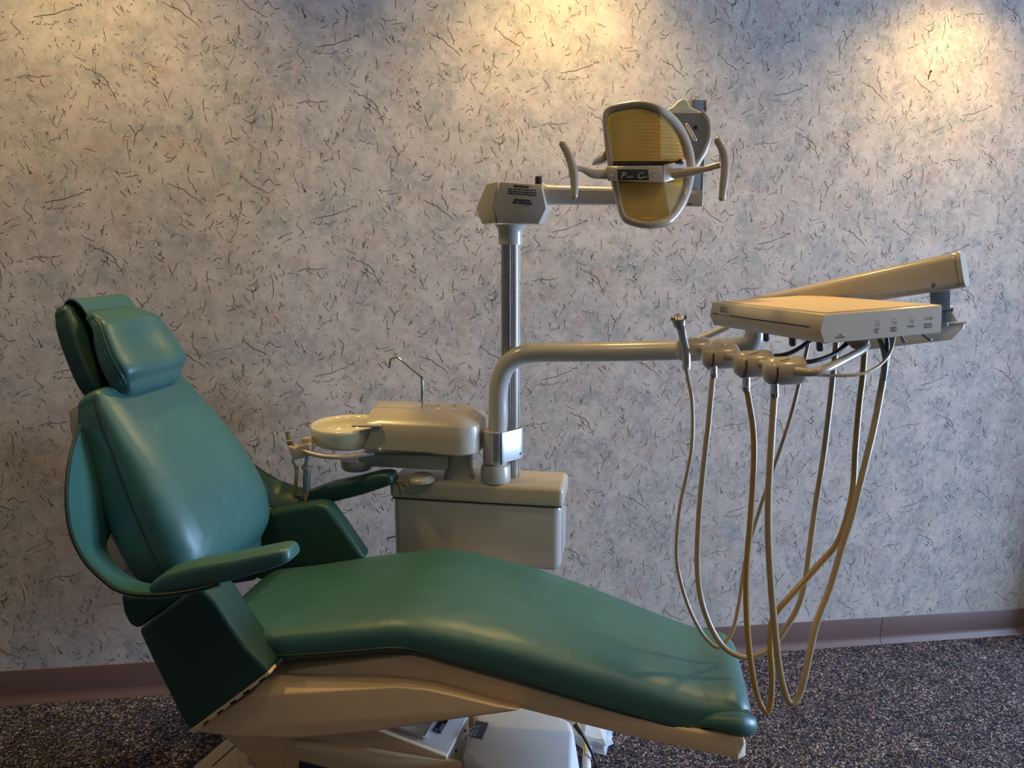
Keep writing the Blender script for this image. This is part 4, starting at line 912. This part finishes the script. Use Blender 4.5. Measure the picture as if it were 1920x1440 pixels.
hp1 = [(1287, 693), (1291, 715), (1297, 745), (1299, 790), (1297, 840), (1288, 890), (1275, 950), (1269, 1010), (1269, 1050), (1276, 1090), (1292, 1140), (1315, 1185), (1335, 1208), (1348, 1213), (1360, 1204), (1375, 1178), (1386, 1130), (1398, 1050), (1420, 970), (1450, 880), (1480, 790), (1500, 712), (1513, 655), (1518, 632)]
part('hose', hose_ribbed(hose_path(hp1, DS, 1.60), 0.0042), TUBE, sy, smooth=60)
def hand_hose(label, cx_, cy_, d0, pts, d1, r, m):
    t = thing('handpiece_hose', label, 'hose', P(cx_, cy_, D=d0), 'handpiece hoses on the delivery unit')
    part('coupling', merge(tube([P(cx_, cy_ - 14, D=d0), P(cx_, cy_ + 5, D=d0)], 0.0078, n=20, smooth=0), tube([P(cx_, cy_ + 5, D=d0), P(cx_ + 0.5, cy_ + 12, D=d0)], [0.0085, 0.0072], n=20, smooth=0)), CHROME, t, 'chrome coupling')
    part('tubing', hose_ribbed(hose_path(pts, d0, d1), r), m, t, smooth=60)
hand_hose('pale beige hose hanging from the second holder from the left', 1338, 697, 1.56, [(1338, 700), (1335, 725), (1328, 800), (1320, 870), (1312, 950), (1308, 1020), (1308, 1070), (1314, 1120), (1328, 1165), (1348, 1202), (1370, 1223), (1398, 1233), (1425, 1227), (1450, 1210), (1475, 1175), (1495, 1140), (1509, 1095), (1518, 1030), (1529, 950), (1544, 855), (1557, 750), (1563, 690), (1568, 640)], 1.57, 0.0060, TUBE)
hand_hose('yellowed darker hose hanging from the third holder', 1399, 722, 1.455, [(1400, 728), (1405, 755), (1412, 800), (1414, 850), (1411, 920), (1405, 1000), (1400, 1060), (1399, 1120), (1402, 1190), (1409, 1250), (1420, 1305), (1433, 1332), (1440, 1334), (1446, 1310), (1447, 1260), (1444, 1215), (1446, 1170), (1460, 1143), (1492, 1107), (1537, 1057), (1570, 1018), (1589, 965), (1600, 910), (1604, 840), (1611, 760), (1618, 700), (1622, 640)], 1.52, 0.0061, TUBEY)
hand_hose('thick beige hose hanging from the rightmost holder, lowest at the right', 1452, 734, 1.375, [(1452, 738), (1450, 770), (1445, 850), (1441, 930), (1441, 1010), (1446, 1100), (1453, 1180), (1461, 1250), (1470, 1292), (1480, 1316), (1492, 1314), (1505, 1285), (1518, 1225), (1532, 1165), (1557, 1100), (1580, 1022), (1597, 970), (1612, 910), (1627, 850), (1641, 790), (1654, 720), (1662, 670), (1668, 630)], 1.47, 0.0066, TUBE)

# ================================================================== SMALL THINGS ON THE FLOOR
W3 = Matrix.Identity(4)
def Wp(px, py, z):
    d = a0 * ((px - 960) / F_PX) + b0 * ((720 - py) / F_PX) + c0
    return CAM + d * ((z - CAM.z) / d.z)
fc_c = Wp(470, 1470, 0.0); fc_c.z = 0
fcx = (Wp(424, 1389, 0.02) - Wp(368, 1437, 0.02)); fcx.z = 0; fcx.normalize(); fcy = Vector((-fcx.y, fcx.x, 0))
fc = thing('foot_control', 'beige disc foot control on the carpet at the head end of the chair', 'foot control', fc_c, frame=W3)
cor = Wp(366, 1434, 0.02); cor2 = Wp(424, 1388, 0.02)
L_ = (cor2 - cor).length + 0.10
pc_ = cor + fcx * (L_ / 2 - 0.01) - fcy * 0.115; pc_.z = 0.012
part('base_plate', box(pc_, (L_, 0.23, 0.02), 0.006, 3, ex=fcx, ey=fcy), PUTTY, fc)
dc_ = pc_ - fcy * 0.045 + fcx * 0.03; dc_.z = 0.022
part('pedal_disc', lathe([(0, 0), (0.098, 0), (0.100, 0.004), (0.094, 0.016), (0.06, 0.026), (0, 0.030)], dc_, n=56), PUTTY, fc, smooth=60)
part('groove', box(pc_ + fcx * 0.0 + fcy * 0.070 + Vector((0, 0, 0.0102)), (L_ * 0.8, 0.004, 0.001), 0, ex=fcx, ey=fcy), CRACK, fc)

bagc = Wp(1108, 1385, 0.0); bagc.z = 0.0
BAG = mat('clear_plastic_film', (0.80, 0.86, 0.92), 0.12, trans=0.35, ior=1.2, coat=0.6, bump=0.8, bscale=25)
R_ = random.Random(3); bm = bmesh.new(); rings = []
nz, na = 9, 22
for i in range(nz):
    t = i / (nz - 1); ring = []
    for j in range(na):
        a = 2 * math.pi * j / na; r = (0.072 + 0.018 * math.sin(3 * a) + R_.uniform(-0.010, 0.010)) * (1 - 0.9 * t ** 3) * (1.05 if j % 2 else 0.90)
        ring.append(Vector((bagc.x + r * math.cos(a) * 1.25, bagc.y + 0.02 + r * math.sin(a), 0.003 + 0.10 * t * (1 + 0.25 * math.sin(2 * a + 1)))))
    rings.append(ring)
loft(bm, rings)
solo('plastic_bag', bm, BAG, 'crumpled clear plastic bag on the carpet behind the motor cover', 'bag', bagc, frame=W3, smooth=25)
cpts = [Wp(1078, 1358, 0.10), Wp(1088, 1372, 0.09), Wp(1098, 1388, 0.07), Wp(1110, 1412, 0.04), Wp(1120, 1440, 0.012), Wp(1128, 1475, 0.006)]
cb = thing('power_cable', 'black cable running down beside the plastic bag to the carpet', 'cable', cpts[-1], frame=W3)
part('sheath', tube(cpts, 0.0045, n=12), BLACK, cb); part('strain_relief', tube([cpts[0], cpts[0].lerp(cpts[2], 0.6)], [0.0075, 0.0055], n=14, smooth=0), BLACK, cb)
part('yellow_tube', tube([Wp(1081, 1352, 0.105), Wp(1090, 1374, 0.08), Wp(1097, 1398, 0.05), Wp(1096, 1425, 0.02), Wp(1090, 1460, 0.006)], 0.0032, n=10), YELLOW, cb)
cg = [Wp(1102, 1400, 0.03), Wp(1100, 1425, 0.02), Wp(1102, 1460, 0.014), Wp(1120, 1500, 0.014)]
cs = spline(cg, 14)
cgm = bmesh.new()
tube(cs, [0.0125 if k % 2 else 0.0105 for k in range(len(cs))], n=16, smooth=0, bm=cgm)
solo('corrugated_hose', cgm, WHITE_T, 'pale corrugated hose lying behind the motor cover', 'hose', cs[-1], frame=W3)
# torn spot in the wallpaper at the upper right
def Wy(px, py, y=0.0):
    d = a0 * ((px - 960) / F_PX) + b0 * ((720 - py) / F_PX) + c0
    return CAM + d * ((y - CAM.y) / d.y)
hole = [Wy(x, y, -0.0006) for x, y in ((1744, 132), (1748, 131), (1747, 135), (1744, 138), (1745, 142), (1742, 143), (1740, 150), (1740, 144), (1742, 139))]
for o_n, pts_, m_ in (('torn_spot_1', hole, HOLE), ('torn_spot_2', [p + Vector((0.003, -0.0003, 0.0)) for p in hole[4:]] , PLASTER)):
    o_ = struct(o_n, prism(pts_, (0, 0.0004, 0)), m_); o_['label'] = 'small torn spot in the wallpaper'
